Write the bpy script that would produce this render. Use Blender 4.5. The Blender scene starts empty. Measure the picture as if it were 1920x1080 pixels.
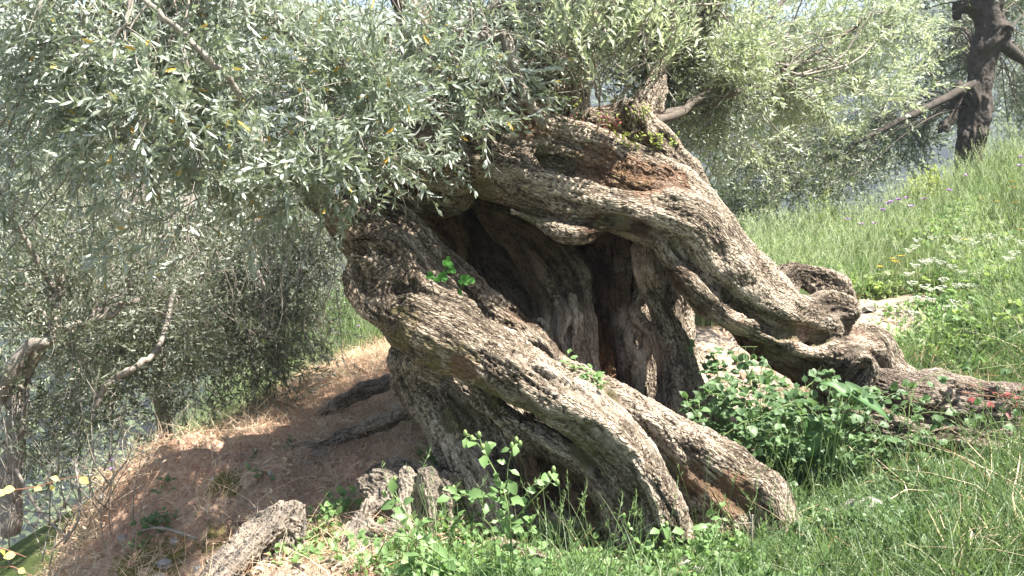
import bpy, math, random, time
import numpy as np
from mathutils import Vector, Matrix, Euler
T0 = time.time()
rng = np.random.default_rng(7)
random.seed(7)
scene = bpy.context.scene
COL = scene.collection
R = math.radians

# ------------------------------------------------------------------ camera
CAM = np.array([0.0, 0.0, 1.6]); PITCH = R(-6.0); F = 1844.0
cam_d = bpy.data.cameras.new('camera'); cam_d.lens = 36*F/1920; cam_d.sensor_width = 36
cam_d.clip_start = 0.05; cam_d.clip_end = 6000
cam = bpy.data.objects.new('camera', cam_d); COL.objects.link(cam)
cam.location = CAM; cam.rotation_euler = (R(90)+PITCH, 0, 0)
scene.camera = cam
# ------------------------------------------------------------------ sky, sun, exposure
SUN_DIR = np.array([0.54, -0.17, 1.05]); SUN_DIR /= np.linalg.norm(SUN_DIR)
elev = math.asin(SUN_DIR[2]); azi = math.atan2(SUN_DIR[0], SUN_DIR[1])
w = bpy.data.worlds.new('World'); scene.world = w; w.use_nodes = True
nt = w.node_tree; nt.nodes.clear()
sky = nt.nodes.new('ShaderNodeTexSky'); sky.sky_type = 'NISHITA'; sky.sun_disc = False
sky.sun_elevation = elev; sky.sun_rotation = azi; sky.air_density = 1.2; sky.dust_density = 2.0
bg = nt.nodes.new('ShaderNodeBackground'); bg.inputs['Strength'].default_value = 0.05
out = nt.nodes.new('ShaderNodeOutputWorld')
nt.links.new(sky.outputs[0], bg.inputs[0]); nt.links.new(bg.outputs[0], out.inputs[0])
sl = bpy.data.lights.new('sun', 'SUN'); sl.energy = 5.0; sl.angle = R(0.53); sl.color = (1.0, 0.95, 0.87)
so = bpy.data.objects.new('sun', sl); COL.objects.link(so)
so.rotation_euler = Vector(SUN_DIR).to_track_quat('Z', 'Y').to_euler(); so.location = (6, 2, 12)
scene.view_settings.view_transform = 'Standard'; scene.view_settings.look = 'None'
scene.view_settings.gamma = 1; scene.view_settings.use_curve_mapping = False
scene.view_settings.exposure = 2.1
scene.cycles.max_bounces = 6; scene.cycles.diffuse_bounces = 3; scene.cycles.glossy_bounces = 2
scene.cycles.transmission_bounces = 4; scene.cycles.transparent_max_bounces = 8

cp, sp_ = math.cos(PITCH), math.sin(PITCH)
FW = np.array([0, cp, sp_]); UP = np.array([0, -sp_, cp]); RT = np.array([1.0, 0, 0])
def at(px, py, D):
    """world point seen along the photo direction (px, py) at depth D metres"""
    return CAM + D*(FW + (px-960)/F*RT + (540-py)/F*UP)
def proj(p):
    d = np.asarray(p) - CAM
    D = d @ FW
    return 960 + F*(d @ RT)/D, 540 - F*(d @ UP)/D, D

# ------------------------------------------------------------------ object helpers
def link(o, parent=None):
    COL.objects.link(o)
    if parent is not None:
        o.parent = parent
        o.matrix_parent_inverse = Matrix.Translation(-parent.location) if parent.type == 'EMPTY' and parent.parent is None else Matrix.Identity(4)
    return o
def tag(o, label=None, cat=None, group=None, kind=None):
    if label: o['label'] = label
    if cat: o['category'] = cat
    if group: o['group'] = group
    if kind: o['kind'] = kind
    return o
def thing(name, loc, label, cat, group=None):
    o = bpy.data.objects.new(name, None); o.empty_display_size = .1
    o.location = tuple(float(v) for v in loc); COL.objects.link(o)
    return tag(o, label, cat, group)
def mesh_np(name, V, Fc, mat=None, smooth=True, attrs=None):
    """V (n,3); Fc: (m,3) or (m,4) array or a list of such arrays"""
    me = bpy.data.meshes.new(name)
    if not isinstance(Fc, list): Fc = [Fc]
    Fc = [np.asarray(f, dtype=np.int32) for f in Fc if len(f)]
    V = np.asarray(V, dtype=np.float32)
    nl = sum(f.size for f in Fc); nf = sum(len(f) for f in Fc)
    me.vertices.add(len(V)); me.vertices.foreach_set('co', V.ravel())
    me.loops.add(nl); me.polygons.add(nf)
    me.loops.foreach_set('vertex_index', np.concatenate([f.ravel() for f in Fc]))
    tot = np.concatenate([np.full(len(f), f.shape[1], np.int32) for f in Fc])
    st = np.concatenate([[0], np.cumsum(tot)[:-1]]).astype(np.int32)
    me.polygons.foreach_set('loop_start', st)
    try: me.polygons.foreach_set('loop_total', tot)
    except Exception: pass
    me.polygons.foreach_set('use_smooth', np.full(nf, smooth))
    if attrs:
        for k, a in attrs.items():
            a = np.asarray(a, dtype=np.float32)
            if a.ndim == 1:
                at_ = me.attributes.new(k, 'FLOAT', 'POINT'); at_.data.foreach_set('value', a)
            else:
                at_ = me.attributes.new(k, 'FLOAT_VECTOR', 'POINT'); at_.data.foreach_set('vector', a.ravel())
    if mat: me.materials.append(mat)
    me.update(); me.validate()
    return me
def obj(name, me, parent=None):
    return link(bpy.data.objects.new(name, me), parent)

class MB:
    """collects pieces for one mesh"""
    def __init__(s): s.v = []; s.f3 = []; s.f4 = []; s.n = 0; s.a = []
    def add(s, V, f3=None, f4=None, a=0.5):
        V = np.asarray(V, float)
        if f3 is not None and len(f3): s.f3.append(np.asarray(f3)+s.n)
        if f4 is not None and len(f4): s.f4.append(np.asarray(f4)+s.n)
        s.v.append(V); s.a.append(np.broadcast_to(a, (len(V),)).astype(float)); s.n += len(V)
    def tube(s, pts, rad, seg=6, a=0.5, wob=0.0):
        pts = np.asarray(pts, float); n = len(pts); rad = np.broadcast_to(rad, (n,))
        t = np.gradient(pts, axis=0); t /= np.linalg.norm(t, axis=1, keepdims=True)+1e-9
        ref = np.array([0.31, 0.17, 0.93]) if abs(t[0][2]) < .9 else np.array([.9, .2, .1])
        u = np.cross(t, ref); u /= np.linalg.norm(u, axis=1, keepdims=True)+1e-9
        v = np.cross(t, u)
        an = np.arange(seg)/seg*2*np.pi
        rr = rad[:, None]*(1+wob*(rng.random((n, seg))-.5))
        V = pts[:, None]+(u[:, None]*np.cos(an)[None, :, None]+v[:, None]*np.sin(an)[None, :, None])*rr[..., None]
        i = np.arange(n-1)[:, None]*seg; j = np.arange(seg)[None]; j2 = (j+1) % seg
        f = np.stack([i+j, i+j2, i+seg+j2, i+seg+j], -1).reshape(-1, 4)
        V = np.concatenate([V.reshape(-1, 3), pts[:1]-t[:1]*rad[0]*.4, pts[-1:]+t[-1:]*rad[-1]*.4])
        j = np.arange(seg); j2 = (j+1) % seg; b = n*seg; e = (n-1)*seg
        f3 = np.concatenate([np.stack([j2, j, np.full(seg, b)], -1), np.stack([e+j, e+j2, np.full(seg, b+1)], -1)])
        s.add(V, f3, f, a)
    def mesh(s, name, mat, smooth=True):
        V = np.concatenate(s.v); fs = []
        if s.f3: fs.append(np.concatenate(s.f3))
        if s.f4: fs.append(np.concatenate(s.f4))
        return mesh_np(name, V, fs, mat, smooth, {'tint': np.concatenate(s.a)})

def spline(P, n):
    """Catmull-Rom through the rows of P (any width), n steps per span"""
    P = np.asarray(P, float)
    if len(P) < 3:
        t = np.linspace(0, 1, n+1)[:, None]; return P[0]*(1-t)+P[-1]*t
    Q = np.concatenate([[2*P[0]-P[1]], P, [2*P[-1]-P[-2]]]); o = []
    t = (np.arange(n)/n)[:, None]
    for i in range(1, len(Q)-2):
        a, b, c, d = Q[i-1], Q[i], Q[i+1], Q[i+2]
        o.append(.5*((2*b)+(-a+c)*t+(2*a-5*b+4*c-d)*t**2+(-a+3*b-3*c+d)*t**3))
    o.append(P[-1:]); return np.concatenate(o)

# ------------------------------------------------------------------ numpy noise
NT = 64
TEX = [rng.random((NT, NT, NT)).astype(np.float32) for _ in range(3)]
def vnoise(P, cell, k=0):
    """trilinear value noise, mean 0, P (n,3)"""
    q = P/cell; i = np.floor(q).astype(np.int64); f = (q-i).astype(np.float32); f = f*f*(3-2*f)
    i0 = i % NT; i1 = (i+1) % NT; T = TEX[k].ravel()
    x0, y0, z0 = i0[:, 0]*NT*NT, i0[:, 1]*NT, i0[:, 2]; x1, y1, z1 = i1[:, 0]*NT*NT, i1[:, 1]*NT, i1[:, 2]
    fx, fy, fz = f[:, 0], f[:, 1], f[:, 2]
    a = T[x0+y0+z0]*(1-fx)+T[x1+y0+z0]*fx; b = T[x0+y1+z0]*(1-fx)+T[x1+y1+z0]*fx
    c = T[x0+y0+z1]*(1-fx)+T[x1+y0+z1]*fx; d = T[x0+y1+z1]*(1-fx)+T[x1+y1+z1]*fx
    return (a*(1-fy)+b*fy)*(1-fz)+(c*(1-fy)+d*fy)*fz-.5
def fbm(P, cell, oct=3, k=0):
    s = 0; a = 1
    for o in range(oct):
        s = s+a*vnoise(P+o*17.3, cell, k); cell /= 2.03; a *= .5
    return s

# ------------------------------------------------------------------ materials
def new_mat(name):
    m = bpy.data.materials.new(name); m.use_nodes = True; nt = m.node_tree; nt.nodes.clear()
    o = nt.nodes.new('ShaderNodeOutputMaterial'); return m, nt, o
class NB:
    def __init__(s, nt): s.nt = nt
    def n(s, t, **kw):
        x = s.nt.nodes.new(t)
        for k, v in kw.items(): setattr(x, k, v)
        return x
    def l(s, a, b): s.nt.links.new(a, b)
    def attr(s, name): return s.n('ShaderNodeAttribute', attribute_name=name)
    def noise(s, scale, detail=4, rough=.55, vec=None, dist=0):
        x = s.n('ShaderNodeTexNoise'); x.inputs['Scale'].default_value = scale; x.inputs['Detail'].default_value = detail
        x.inputs['Roughness'].default_value = rough; x.inputs['Distortion'].default_value = dist
        if vec is not None: s.l(vec, x.inputs['Vector'])
        return x.outputs['Fac']
    def ramp(s, fac, stops):
        x = s.n('ShaderNodeValToRGB'); e = x.color_ramp.elements
        while len(e) < len(stops): e.new(.5)
        for i, (p, c) in enumerate(stops):
            e[i].position = p; e[i].color = (*c, 1) if len(c) == 3 else c
        s.l(fac, x.inputs[0]); return x.outputs[0]
    def mix(s, fac, a, b, mode='MIX'):
        x = s.n('ShaderNodeMix', data_type='RGBA', blend_type=mode)
        if isinstance(fac, (int, float)): x.inputs[0].default_value = fac
        else: s.l(fac, x.inputs[0])
        for i, v in ((6, a), (7, b)):
            if isinstance(v, tuple): x.inputs[i].default_value = (*v, 1)
            else: s.l(v, x.inputs[i])
        return x.outputs[2]
    def math(s, op, a, b=0.0, c=None, clamp=False):
        x = s.n('ShaderNodeMath', operation=op, use_clamp=clamp)
        for i, v in enumerate((a, b) if c is None else (a, b, c)):
            if isinstance(v, (int, float)): x.inputs[i].default_value = v
            else: s.l(v, x.inputs[i])
        return x.outputs[0]
    def step(s, v, lo, hi):
        x = s.n('ShaderNodeMapRange', interpolation_type='SMOOTHSTEP')
        s.l(v, x.inputs[0]); x.inputs[1].default_value = lo; x.inputs[2].default_value = hi; return x.outputs[0]
def geo_pos(b): return b.n('ShaderNodeNewGeometry').outputs['Position']

def bark_mat(name='olive_bark', plates=1.0, warm=(.33, .225, .16), light=(.35, .29, .225), mid=(.13, .098, .068), dark=(.045, .034, .025)):
    m, nt, o = new_mat(name); b = NB(nt); pos = geo_pos(b)
    fine = b.attr('fine').outputs['Fac']; midh = b.attr('midh').outputs['Fac']
    n1 = b.noise(9, 5, .6, pos); n2 = b.noise(70, 4, .65, pos); n3 = b.noise(2.2, 3, .5, pos)
    gv = b.attr('grain').outputs['Vector']
    wob = b.n('ShaderNodeVectorMath', operation='MULTIPLY_ADD'); nz = b.n('ShaderNodeTexNoise'); nz.inputs['Scale'].default_value = 22; nz.inputs['Detail'].default_value = 3; b.l(gv, nz.inputs['Vector'])
    b.l(nz.outputs['Color'], wob.inputs[0]); wob.inputs[1].default_value = (.022, .022, .022); b.l(gv, wob.inputs[2])
    vo = b.n('ShaderNodeTexVoronoi', feature='DISTANCE_TO_EDGE'); vo.inputs['Scale'].default_value = 90; b.l(wob.outputs[0], vo.inputs['Vector'])
    vo2 = b.n('ShaderNodeTexVoronoi', feature='F1'); vo2.inputs['Scale'].default_value = 90; b.l(wob.outputs[0], vo2.inputs['Vector'])
    plate = b.step(vo.outputs['Distance'], .02, .22); gn = b.noise(55, 4, .7, wob.outputs[0])
    inn = b.attr('inner_wood_shade').outputs['Fac']; smooth_ = b.math('MULTIPLY', plate, 1.0)
    v = b.math('ADD', b.math('MULTIPLY', fine, .35), b.math('MULTIPLY', n1, .45))
    v = b.math('ADD', v, b.math('ADD', b.math('MULTIPLY', plate, .17*plates), b.math('MULTIPLY', b.math('SUBTRACT', vo2.outputs['Color'], .5), .10*plates)))
    v = b.math('ADD', v, b.math('MULTIPLY', b.math('SUBTRACT', gn, .5), .35))
    v = b.math('ADD', v, b.math('MULTIPLY', midh, .34)); v = b.math('ADD', v, b.math('MULTIPLY', b.math('SUBTRACT', n3, .5), .55))
    v = b.math('ADD', v, b.math('MULTIPLY', b.math('SUBTRACT', n2, .5), .5))
    c = b.ramp(v, [(.30, dark), (.52, mid), (.76, light), (.97, tuple(min(1, x*1.45) for x in light))])
    # warm inner heartwood, taken near black to paint the hollow's shade into it
    inner_wood_shade = b.attr('inner_wood_shade').outputs['Fac']
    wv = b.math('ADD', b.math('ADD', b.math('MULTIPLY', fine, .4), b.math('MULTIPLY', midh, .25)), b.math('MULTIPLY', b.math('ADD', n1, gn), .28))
    wood_shadec = b.ramp(wv, [(.25, (.013, .008, .005)), (.5, (.05, .028, .016)), (.75, (.13, .082, .05))])
    c = b.mix(inner_wood_shade, c, wood_shadec)
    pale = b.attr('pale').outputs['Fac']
    pale_litc = b.ramp(wv, [(.25, (.09, .05, .032)), (.5, warm), (.75, (.56, .45, .36))])  # pale weathered wood; on the trunk it paints in sunlit patches too
    c = b.mix(pale, c, pale_litc)
    # moss and lichen
    moss = b.attr('moss').outputs['Fac']
    mf = b.step(b.math('ADD', moss, b.math('MULTIPLY', b.math('SUBTRACT', n1, .5), 3.0)), .5, 1.0)
    mossc = b.mix(b.noise(40, 3, .6, pos), (.075, .068, .026), (.19, .155, .075))
    c = b.mix(b.math('MULTIPLY', mf, .85), c, mossc)
    rust = b.attr('rust').outputs['Fac']
    rf = b.step(b.math('ADD', rust, b.math('MULTIPLY', b.math('SUBTRACT', b.noise(16, 4, .6, pos), .5), 2.0)), .5, .8)
    c = b.mix(b.math('MULTIPLY', rf, .75), c, b.mix(n2, (.09, .045, .022), (.22, .12, .07)))
    lich = b.step(b.noise(26, 3, .7, pos, .3), .60, .72)
    c = b.mix(b.math('MULTIPLY', b.math('MULTIPLY', lich, b.math('SUBTRACT', 1.0, inner_wood_shade, clamp=True)), .45), c, (.36, .34, .29))
    # large scale tone drift
    c = b.mix(b.math('MULTIPLY', b.step(n3, .35, .65), .35), c, (.13, .105, .075), 'MULTIPLY') if False else c
    bs = b.n('ShaderNodeBsdfPrincipled'); bs.inputs['Roughness'].default_value = .85
    bs.inputs['Specular IOR Level'].default_value = .25
    b.l(c, bs.inputs['Base Color'])
    h = b.math('ADD', b.math('MULTIPLY', n2, .6), b.math('MULTIPLY', fine, 1.0))
    h = b.math('ADD', h, b.math('MULTIPLY', b.noise(180, 3, .6, pos), .3))
    h = b.math('ADD', h, b.math('MULTIPLY', plate, b.math('MULTIPLY', b.math('SUBTRACT', 1.1, inn), plates))); h = b.math('ADD', h, b.math('MULTIPLY', gn, 1.3))
    bp = b.n('ShaderNodeBump'); bp.inputs['Strength'].default_value = .9; bp.inputs['Distance'].default_value = .010
    b.l(h, bp.inputs['Height']); b.l(bp.outputs[0], bs.inputs['Normal'])
    b.l(bs.outputs[0], o.inputs[0]); return m

def leaf_mat(name, top, top2, under, trans=.25, rough=.42, spec=.5, far=False):
    m, nt, o = new_mat(name); b = NB(nt)
    tint = b.attr('tint').outputs['Fac']; rnd = b.n('ShaderNodeObjectInfo').outputs['Random']
    f = b.math('ADD', b.math('MULTIPLY', tint, .7), b.math('MULTIPLY', rnd, .3))
    c = b.mix(f, top, top2)
    # a few yellowed leaves
    c = b.mix(b.step(tint, .992, .994), c, (.55, .33, .05))
    if under:
        bf = b.n('ShaderNodeNewGeometry').outputs['Backfacing']
        c = b.mix(bf, c, under)
    bs = b.n('ShaderNodeBsdfPrincipled'); bs.inputs['Roughness'].default_value = rough
    bs.inputs['Specular IOR Level'].default_value = spec
    b.l(c, bs.inputs['Base Color'])
    tr = b.n('ShaderNodeBsdfTranslucent'); b.l(b.mix(.5, c, tuple(min(1, x) for x in (top2[0]*1.6, top2[1]*1.9, top2[2]*.8))), tr.inputs[0])
    mx = b.n('ShaderNodeMixShader'); mx.inputs[0].default_value = trans
    b.l(bs.outputs[0], mx.inputs[1]); b.l(tr.outputs[0], mx.inputs[2]); b.l(mx.outputs[0], o.inputs[0]); return m
def plain_mat(name, a, c2, scale=20, rough=.8, bump=.3, spec=.3):
    m, nt, o = new_mat(name); b = NB(nt); pos = geo_pos(b)
    n1 = b.noise(scale, 5, .6, pos); c = b.mix(b.step(n1, .3, .7), a, c2)
    bs = b.n('ShaderNodeBsdfPrincipled'); bs.inputs['Roughness'].default_value = rough
    bs.inputs['Specular IOR Level'].default_value = spec
    b.l(c, bs.inputs['Base Color'])
    bp = b.n('ShaderNodeBump'); bp.inputs['Strength'].default_value = bump; bp.inputs['Distance'].default_value = .01
    b.l(b.noise(scale*5, 4, .6, pos), bp.inputs['Height']); b.l(bp.outputs[0], bs.inputs['Normal'])
    b.l(bs.outputs[0], o.inputs[0]); return m
M = {}
M['bark'] = bark_mat()
M['greywood'] = bark_mat('grey_wood', 0.0, (.30, .27, .24), (.25, .215, .17), (.13, .105, .08), (.05, .042, .034))
M['oldwood'] = bark_mat('weathered_wood', .7, (.28, .22, .17), (.26, .215, .175), (.125, .095, .072), (.045, .033, .026))
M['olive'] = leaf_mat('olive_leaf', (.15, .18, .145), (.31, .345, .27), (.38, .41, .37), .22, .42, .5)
M['olive_bright'] = leaf_mat('olive_leaf_sunlit', (.21, .235, .165), (.41, .44, .335), (.48, .50, .43), .34, .42, .5)  # lighter leaf copy with sunlight put into its colour
M['olive_dull'] = leaf_mat('olive_leaf_dull', (.075, .09, .055), (.17, .19, .12), (.30, .32, .26), .25, .5)  # dull leaf; in the main crown its darker tone paints in shade
M['twig'] = plain_mat('twig_bark', (.30, .27, .23), (.16, .135, .11), 30, .8, .3)
M['darktwig'] = plain_mat('dark_twig_bark', (.14, .115, .09), (.07, .055, .045), 30, .85, .3)

# ------------------------------------------------------------------ terrain
GC = [ # px, py, D  (points of the ground as seen)
 (1500,1080,3.6),(1700,1090,3.5),(1900,1090,3.4),(1300,1100,3.7),(1100,1100,3.7),(900,1100,3.7),(700,1100,3.7),
 (1300,1015,4.25),(1500,1015,4.15),(1480,900,4.9),(1100,1030,4.35),(930,1010,4.5),
 (1700,900,4.6),(1920,900,4.4),(1700,850,5.1),(1920,840,4.9),
 (1750,740,6.0),(1920,730,5.8),(1650,610,7.2),(1640,548,8.8),(1560,720,5.7),
 (1330,740,6.0),(1330,620,7.4),(1280,560,8.6),(1250,790,5.5),(1180,745,5.5),
 (1900,600,6.9),(1920,470,9.0),(1800,495,9.0),(1700,500,9.2),(1600,460,12.),(1820,402,12.5),(1960,388,12.),(1430,470,11.5),(1300,500,12),
 (1000,700,5.8),(850,760,5.4),
 (760,760,6.0),(780,800,5.3),(820,880,4.8),(700,830,5.4),(700,920,4.7),(640,1000,4.3),(500,1080,4.0),
 (750,660,8.0),(640,560,11.),(740,700,7.0),(620,760,6.3),(600,700,8.0),(450,770,7.2),(480,840,5.8),(300,860,6.1),(300,925,5.05),(160,905,5.5),
 (560,950,4.75),(420,930,4.9),(560,1000,4.5),(420,1010,4.65),(300,1020,4.75),(160,1040,4.9),(300,1090,4.6),(420,1085,4.4),
]
GP = np.array([at(*g) for g in GC])
GP = np.concatenate([GP, [[-1.2,3.2,-.25],[0,2.6,0.15],[0,1,.1],[2,2.4,.2],[3.5,4.5,.6],[5,6,1.15],[6,9,1.7],[6,12,2.1],[0,-2,0],[4,0,.4],[8,3,1.4],[-3,1,-1.2],
    [-2.6,5.2,-.9],[-3.2,7,-1.3],[-2.6,9,-.9],[-1.6,12,-.1],[-5,5,-2.6],[-5,9,-2.8],[-3,3,-1.1],[-8,8,-4.8],[-7,2,-3.4],[0,13.5,.55],[9,12,2.8],[10,7,2.4]]])
def _k(r): return np.sqrt(r*r+.15**2)
_n = len(GP); _A = np.zeros((_n+3, _n+3))
_d = np.linalg.norm(GP[:, None, :2]-GP[None, :, :2], axis=-1)
_A[:_n, :_n] = -_k(_d)+np.eye(_n)*.10; _P = np.c_[np.ones(_n), GP[:, :2]]; _A[:_n, _n:] = _P; _A[_n:, :_n] = _P.T
_w = np.linalg.solve(_A, np.r_[GP[:, 2], 0, 0, 0])
def smst(x, a, b):
    t = np.clip((x-a)/(b-a), 0, 1); return t*t*(3-2*t)
def ground_z(x, y, detail=True):
    x = np.atleast_1d(np.asarray(x, float)); y = np.atleast_1d(np.asarray(y, float))
    xc = np.clip(x, -9, 11); yc = np.clip(y, -4, 14)
    z = np.zeros(len(x))
    for i in range(0, len(x), 20000):
        s = slice(i, i+20000)
        r = np.hypot(xc[s, None]-GP[None, :, 0], yc[s, None]-GP[None, :, 1])
        z[s] = -(_k(r) @ _w[:_n]) + _w[_n]+_w[_n+1]*xc[s]+_w[_n+2]*yc[s]
    if detail:
        P = np.c_[x, y, np.zeros(len(x))]
        bankm = smst(-x-.2, 0, .8)*smst(6.3-y, 0, 1.2); z = z+fbm(P, .9, 3)*.10+fbm(P, .12, 2, 1)*.03+fbm(P+5, .22, 3, 2)*.22*bankm
    # the slope falls away into the valley behind and to the left
    fall = np.maximum(y-13.0, 0)*.75+np.maximum(-x-7.5, 0)*.55
    far = -60.0-8*np.sin(x*.01+1)+0*x
    t = smst(fall, 0, 60)
    z = (z-fall)*(1-t)+far*t
    # rises gently behind the camera and to the right
    z = z+np.clip(x-10, 0, 60)*.25*(1-smst(y, 20, 80))+np.clip(-y-4, 0, 60)*.1
    return z
def axis(lo, hi, step, far, g=1.16):
    a = list(np.arange(lo, hi+1e-6, step)); s = step
    while a[-1] < far: s *= g; a.append(a[-1]+s)
    s = step
    while a[0] > -far: s *= g; a.insert(0, a[0]-s)
    return np.array(a)
ax, ay = axis(-4.2, 6.2, .045, 700), axis(2.4, 13.2, .045, 700)
gx, gy = np.meshgrid(ax, ay, indexing='ij'); gx = gx.ravel(); gy = gy.ravel()
gz = ground_z(gx, gy)
nx_, ny_ = len(ax), len(ay)
ii = (np.arange(nx_-1)[:, None]*ny_+np.arange(ny_-1)[None]).ravel()
def balls(P, L):
    """soft union of spots (px,py,D,radius_px) evaluated at world points P -> 0..1"""
    o = np.zeros(len(P))
    for px, py, D, r in L:
        c = at(px, py, D); q = np.linalg.norm(P-c, axis=1)/(r*D/F); o = np.maximum(o, 1-smst(q, .45, 1.15))
    return o
def green_mask(x, y):
    """1 = grass, 0 = bare soil / straw"""
    P = np.c_[x, y, np.zeros(len(x))]
    n = fbm(P, .8, 3, 2)*.9
    u, v, _ = proj(np.c_[x, y, ground_z(x, y, False)])
    right = smst(x+n, .95, 1.5)
    # footpath behind the arch running to the right
    pth = np.array([[.9, 5.6], [1.5, 6.4], [2.2, 6.9], [2.75, 7.3], [3.1, 7.9]])
    pp = spline(pth, 6); d = np.min(np.hypot(x[:, None]-pp[None, :, 0], y[:, None]-pp[None, :, 1]), axis=1)
    wpath = .5+.2*smst(2.2-x, 0, 1)
    right = right*smst(d+n*.35, wpath, wpath+.25)
    left = smst(y*.9-x*.0+n-.35*x, 7.9, 8.8)*(x < 1.5)
    front = smst(x+n*.7, -.55, .1)*smst(4.6+n*.5-y, 0, .5)*.8
    return np.clip(np.maximum(np.maximum(right, left), front), 0, 1), smst(wpath+.1-d, 0, .3)
near = (np.abs(gx) < 12) & (gy < 16) & (gy > 0)
gm = np.full(len(gx), .9); pm = np.zeros(len(gx)); gm[near], pm[near] = green_mask(gx[near], gy[near])
GV = np.c_[gx, gy, gz]
red = np.zeros(len(gx)); red[near] = balls(GV[near], [(560,790,6.3,260),(700,740,6.6,200),(420,840,5.8,220),(300,920,5.2,200),(640,880,5.2,200),(300,1000,4.8,150)])
mossg = np.zeros(len(gx)); mossg[near] = balls(GV[near], [(280,1030,4.7,120),(420,900,5,60),(400,1000,4.7,70),(820,820,5.1,90),(860,900,4.8,70),(600,1010,4.5,60)])
m, nt, o = new_mat('hillside_soil'); b = NB(nt); pos = geo_pos(b)
n1 = b.noise(3.5, 6, .6, pos); n2 = b.noise(28, 5, .65, pos); n3 = b.noise(110, 4, .7, pos)
soil = b.ramp(b.math('ADD', b.math('MULTIPLY', n2, .6), b.math('MULTIPLY', n3, .4)), [(.3, (.13, .09, .065)), (.48, (.33, .25, .18)), (.62, (.52, .42, .33)), (.75, (.66, .57, .46))])
straw = b.ramp(b.math('ADD', b.math('MULTIPLY', n2, .5), b.math('MULTIPLY', n3, .5)), [(.3, (.16, .085, .06)), (.46, (.42, .25, .17)), (.6, (.60, .44, .33)), (.75, (.72, .62, .50))])
c = b.mix(b.attr('red').outputs['Fac'], soil, straw)
c = b.mix(b.step(b.math('ADD', b.attr('moss').outputs['Fac'], b.math('MULTIPLY', b.math('SUBTRACT', b.math('ADD', b.math('MULTIPLY', n1, .6), b.math('MULTIPLY', n2, .4)), .5), 3.5)), .5, 1.1), c, b.mix(n3, (.09, .07, .03), (.17, .17, .04)))
grs = b.ramp(n2, [(.3, (.035, .05, .015)), (.6, (.09, .12, .035)), (.8, (.16, .17, .07))])
c = b.mix(b.step(b.math('ADD', b.attr('green').outputs['Fac'], b.math('MULTIPLY', b.math('SUBTRACT', n2, .5), .8)), .35, .65), c, grs)
pathc = b.ramp(b.math('ADD', b.math('MULTIPLY', n2, .4), b.math('MULTIPLY', n3, .6)), [(.3, (.22, .165, .12)), (.5, (.42, .34, .265)), (.68, (.62, .53, .44))])
c = b.mix(b.attr('path').outputs['Fac'], c, pathc)
bs = b.n('ShaderNodeBsdfPrincipled'); bs.inputs['Roughness'].default_value = .95; bs.inputs['Specular IOR Level'].default_value = .1
b.l(c, bs.inputs['Base Color']); bp = b.n('ShaderNodeBump'); bp.inputs['Distance'].default_value = .025; bp.inputs['Strength'].default_value = .9
b.l(b.math('ADD', n2, b.math('MULTIPLY', n3, .7)), bp.inputs['Height']); b.l(bp.outputs[0], bs.inputs['Normal']); b.l(bs.outputs[0], o.inputs[0])
M['soil'] = m
me = mesh_np('ground', GV, np.stack([ii, ii+ny_, ii+ny_+1, ii+1], -1), M['soil'], True, {'green': gm, 'path': pm, 'red': red, 'moss': mossg})
tag(obj('ground', me), kind='structure')
print('terrain', round(time.time()-T0, 1), len(gx))

# far hills across the valley
hx, hy = [], []
def hill_mesh():
    th = np.linspace(-1.5, 1.5, 240); rr = np.linspace(80**.5, 640**.5, 90)**2
    A, Rr = np.meshgrid(th, rr, indexing='ij'); x = Rr*np.sin(A); y = Rr*np.cos(A)
    P = np.c_[x.ravel(), y.ravel(), np.zeros(x.size)]
    rise = smst(Rr, 120, 520).ravel()
    z = -62+rise*(135+16*np.sin(A.ravel()*2.3+1.0))+fbm(P, 110, 4)*42*smst(Rr.ravel(), 80, 300)
    z = np.minimum(z, 92)
    n, k = len(th), len(rr); i = (np.arange(n-1)[:, None]*k+np.arange(k-1)[None]).ravel()
    return np.c_[P[:, :2], z], np.stack([i, i+1, i+k+1, i+k], -1)
m, nt, o = new_mat('far_hillside'); b = NB(nt); pos = geo_pos(b)
c = b.ramp(b.noise(.12, 8, .8, pos), [(.38, (.04, .055, .03)), (.5, (.12, .14, .08)), (.62, (.30, .29, .20))])
bs = b.n('ShaderNodeBsdfPrincipled'); bs.inputs['Roughness'].default_value = 1; bs.inputs['Specular IOR Level'].default_value = 0
b.l(c, bs.inputs['Base Color']); b.l(bs.outputs[0], o.inputs[0]); M['hill'] = m
hv, hf = hill_mesh()
tag(obj('hills', mesh_np('hills', hv, hf, M['hill'])), kind='structure')

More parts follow.
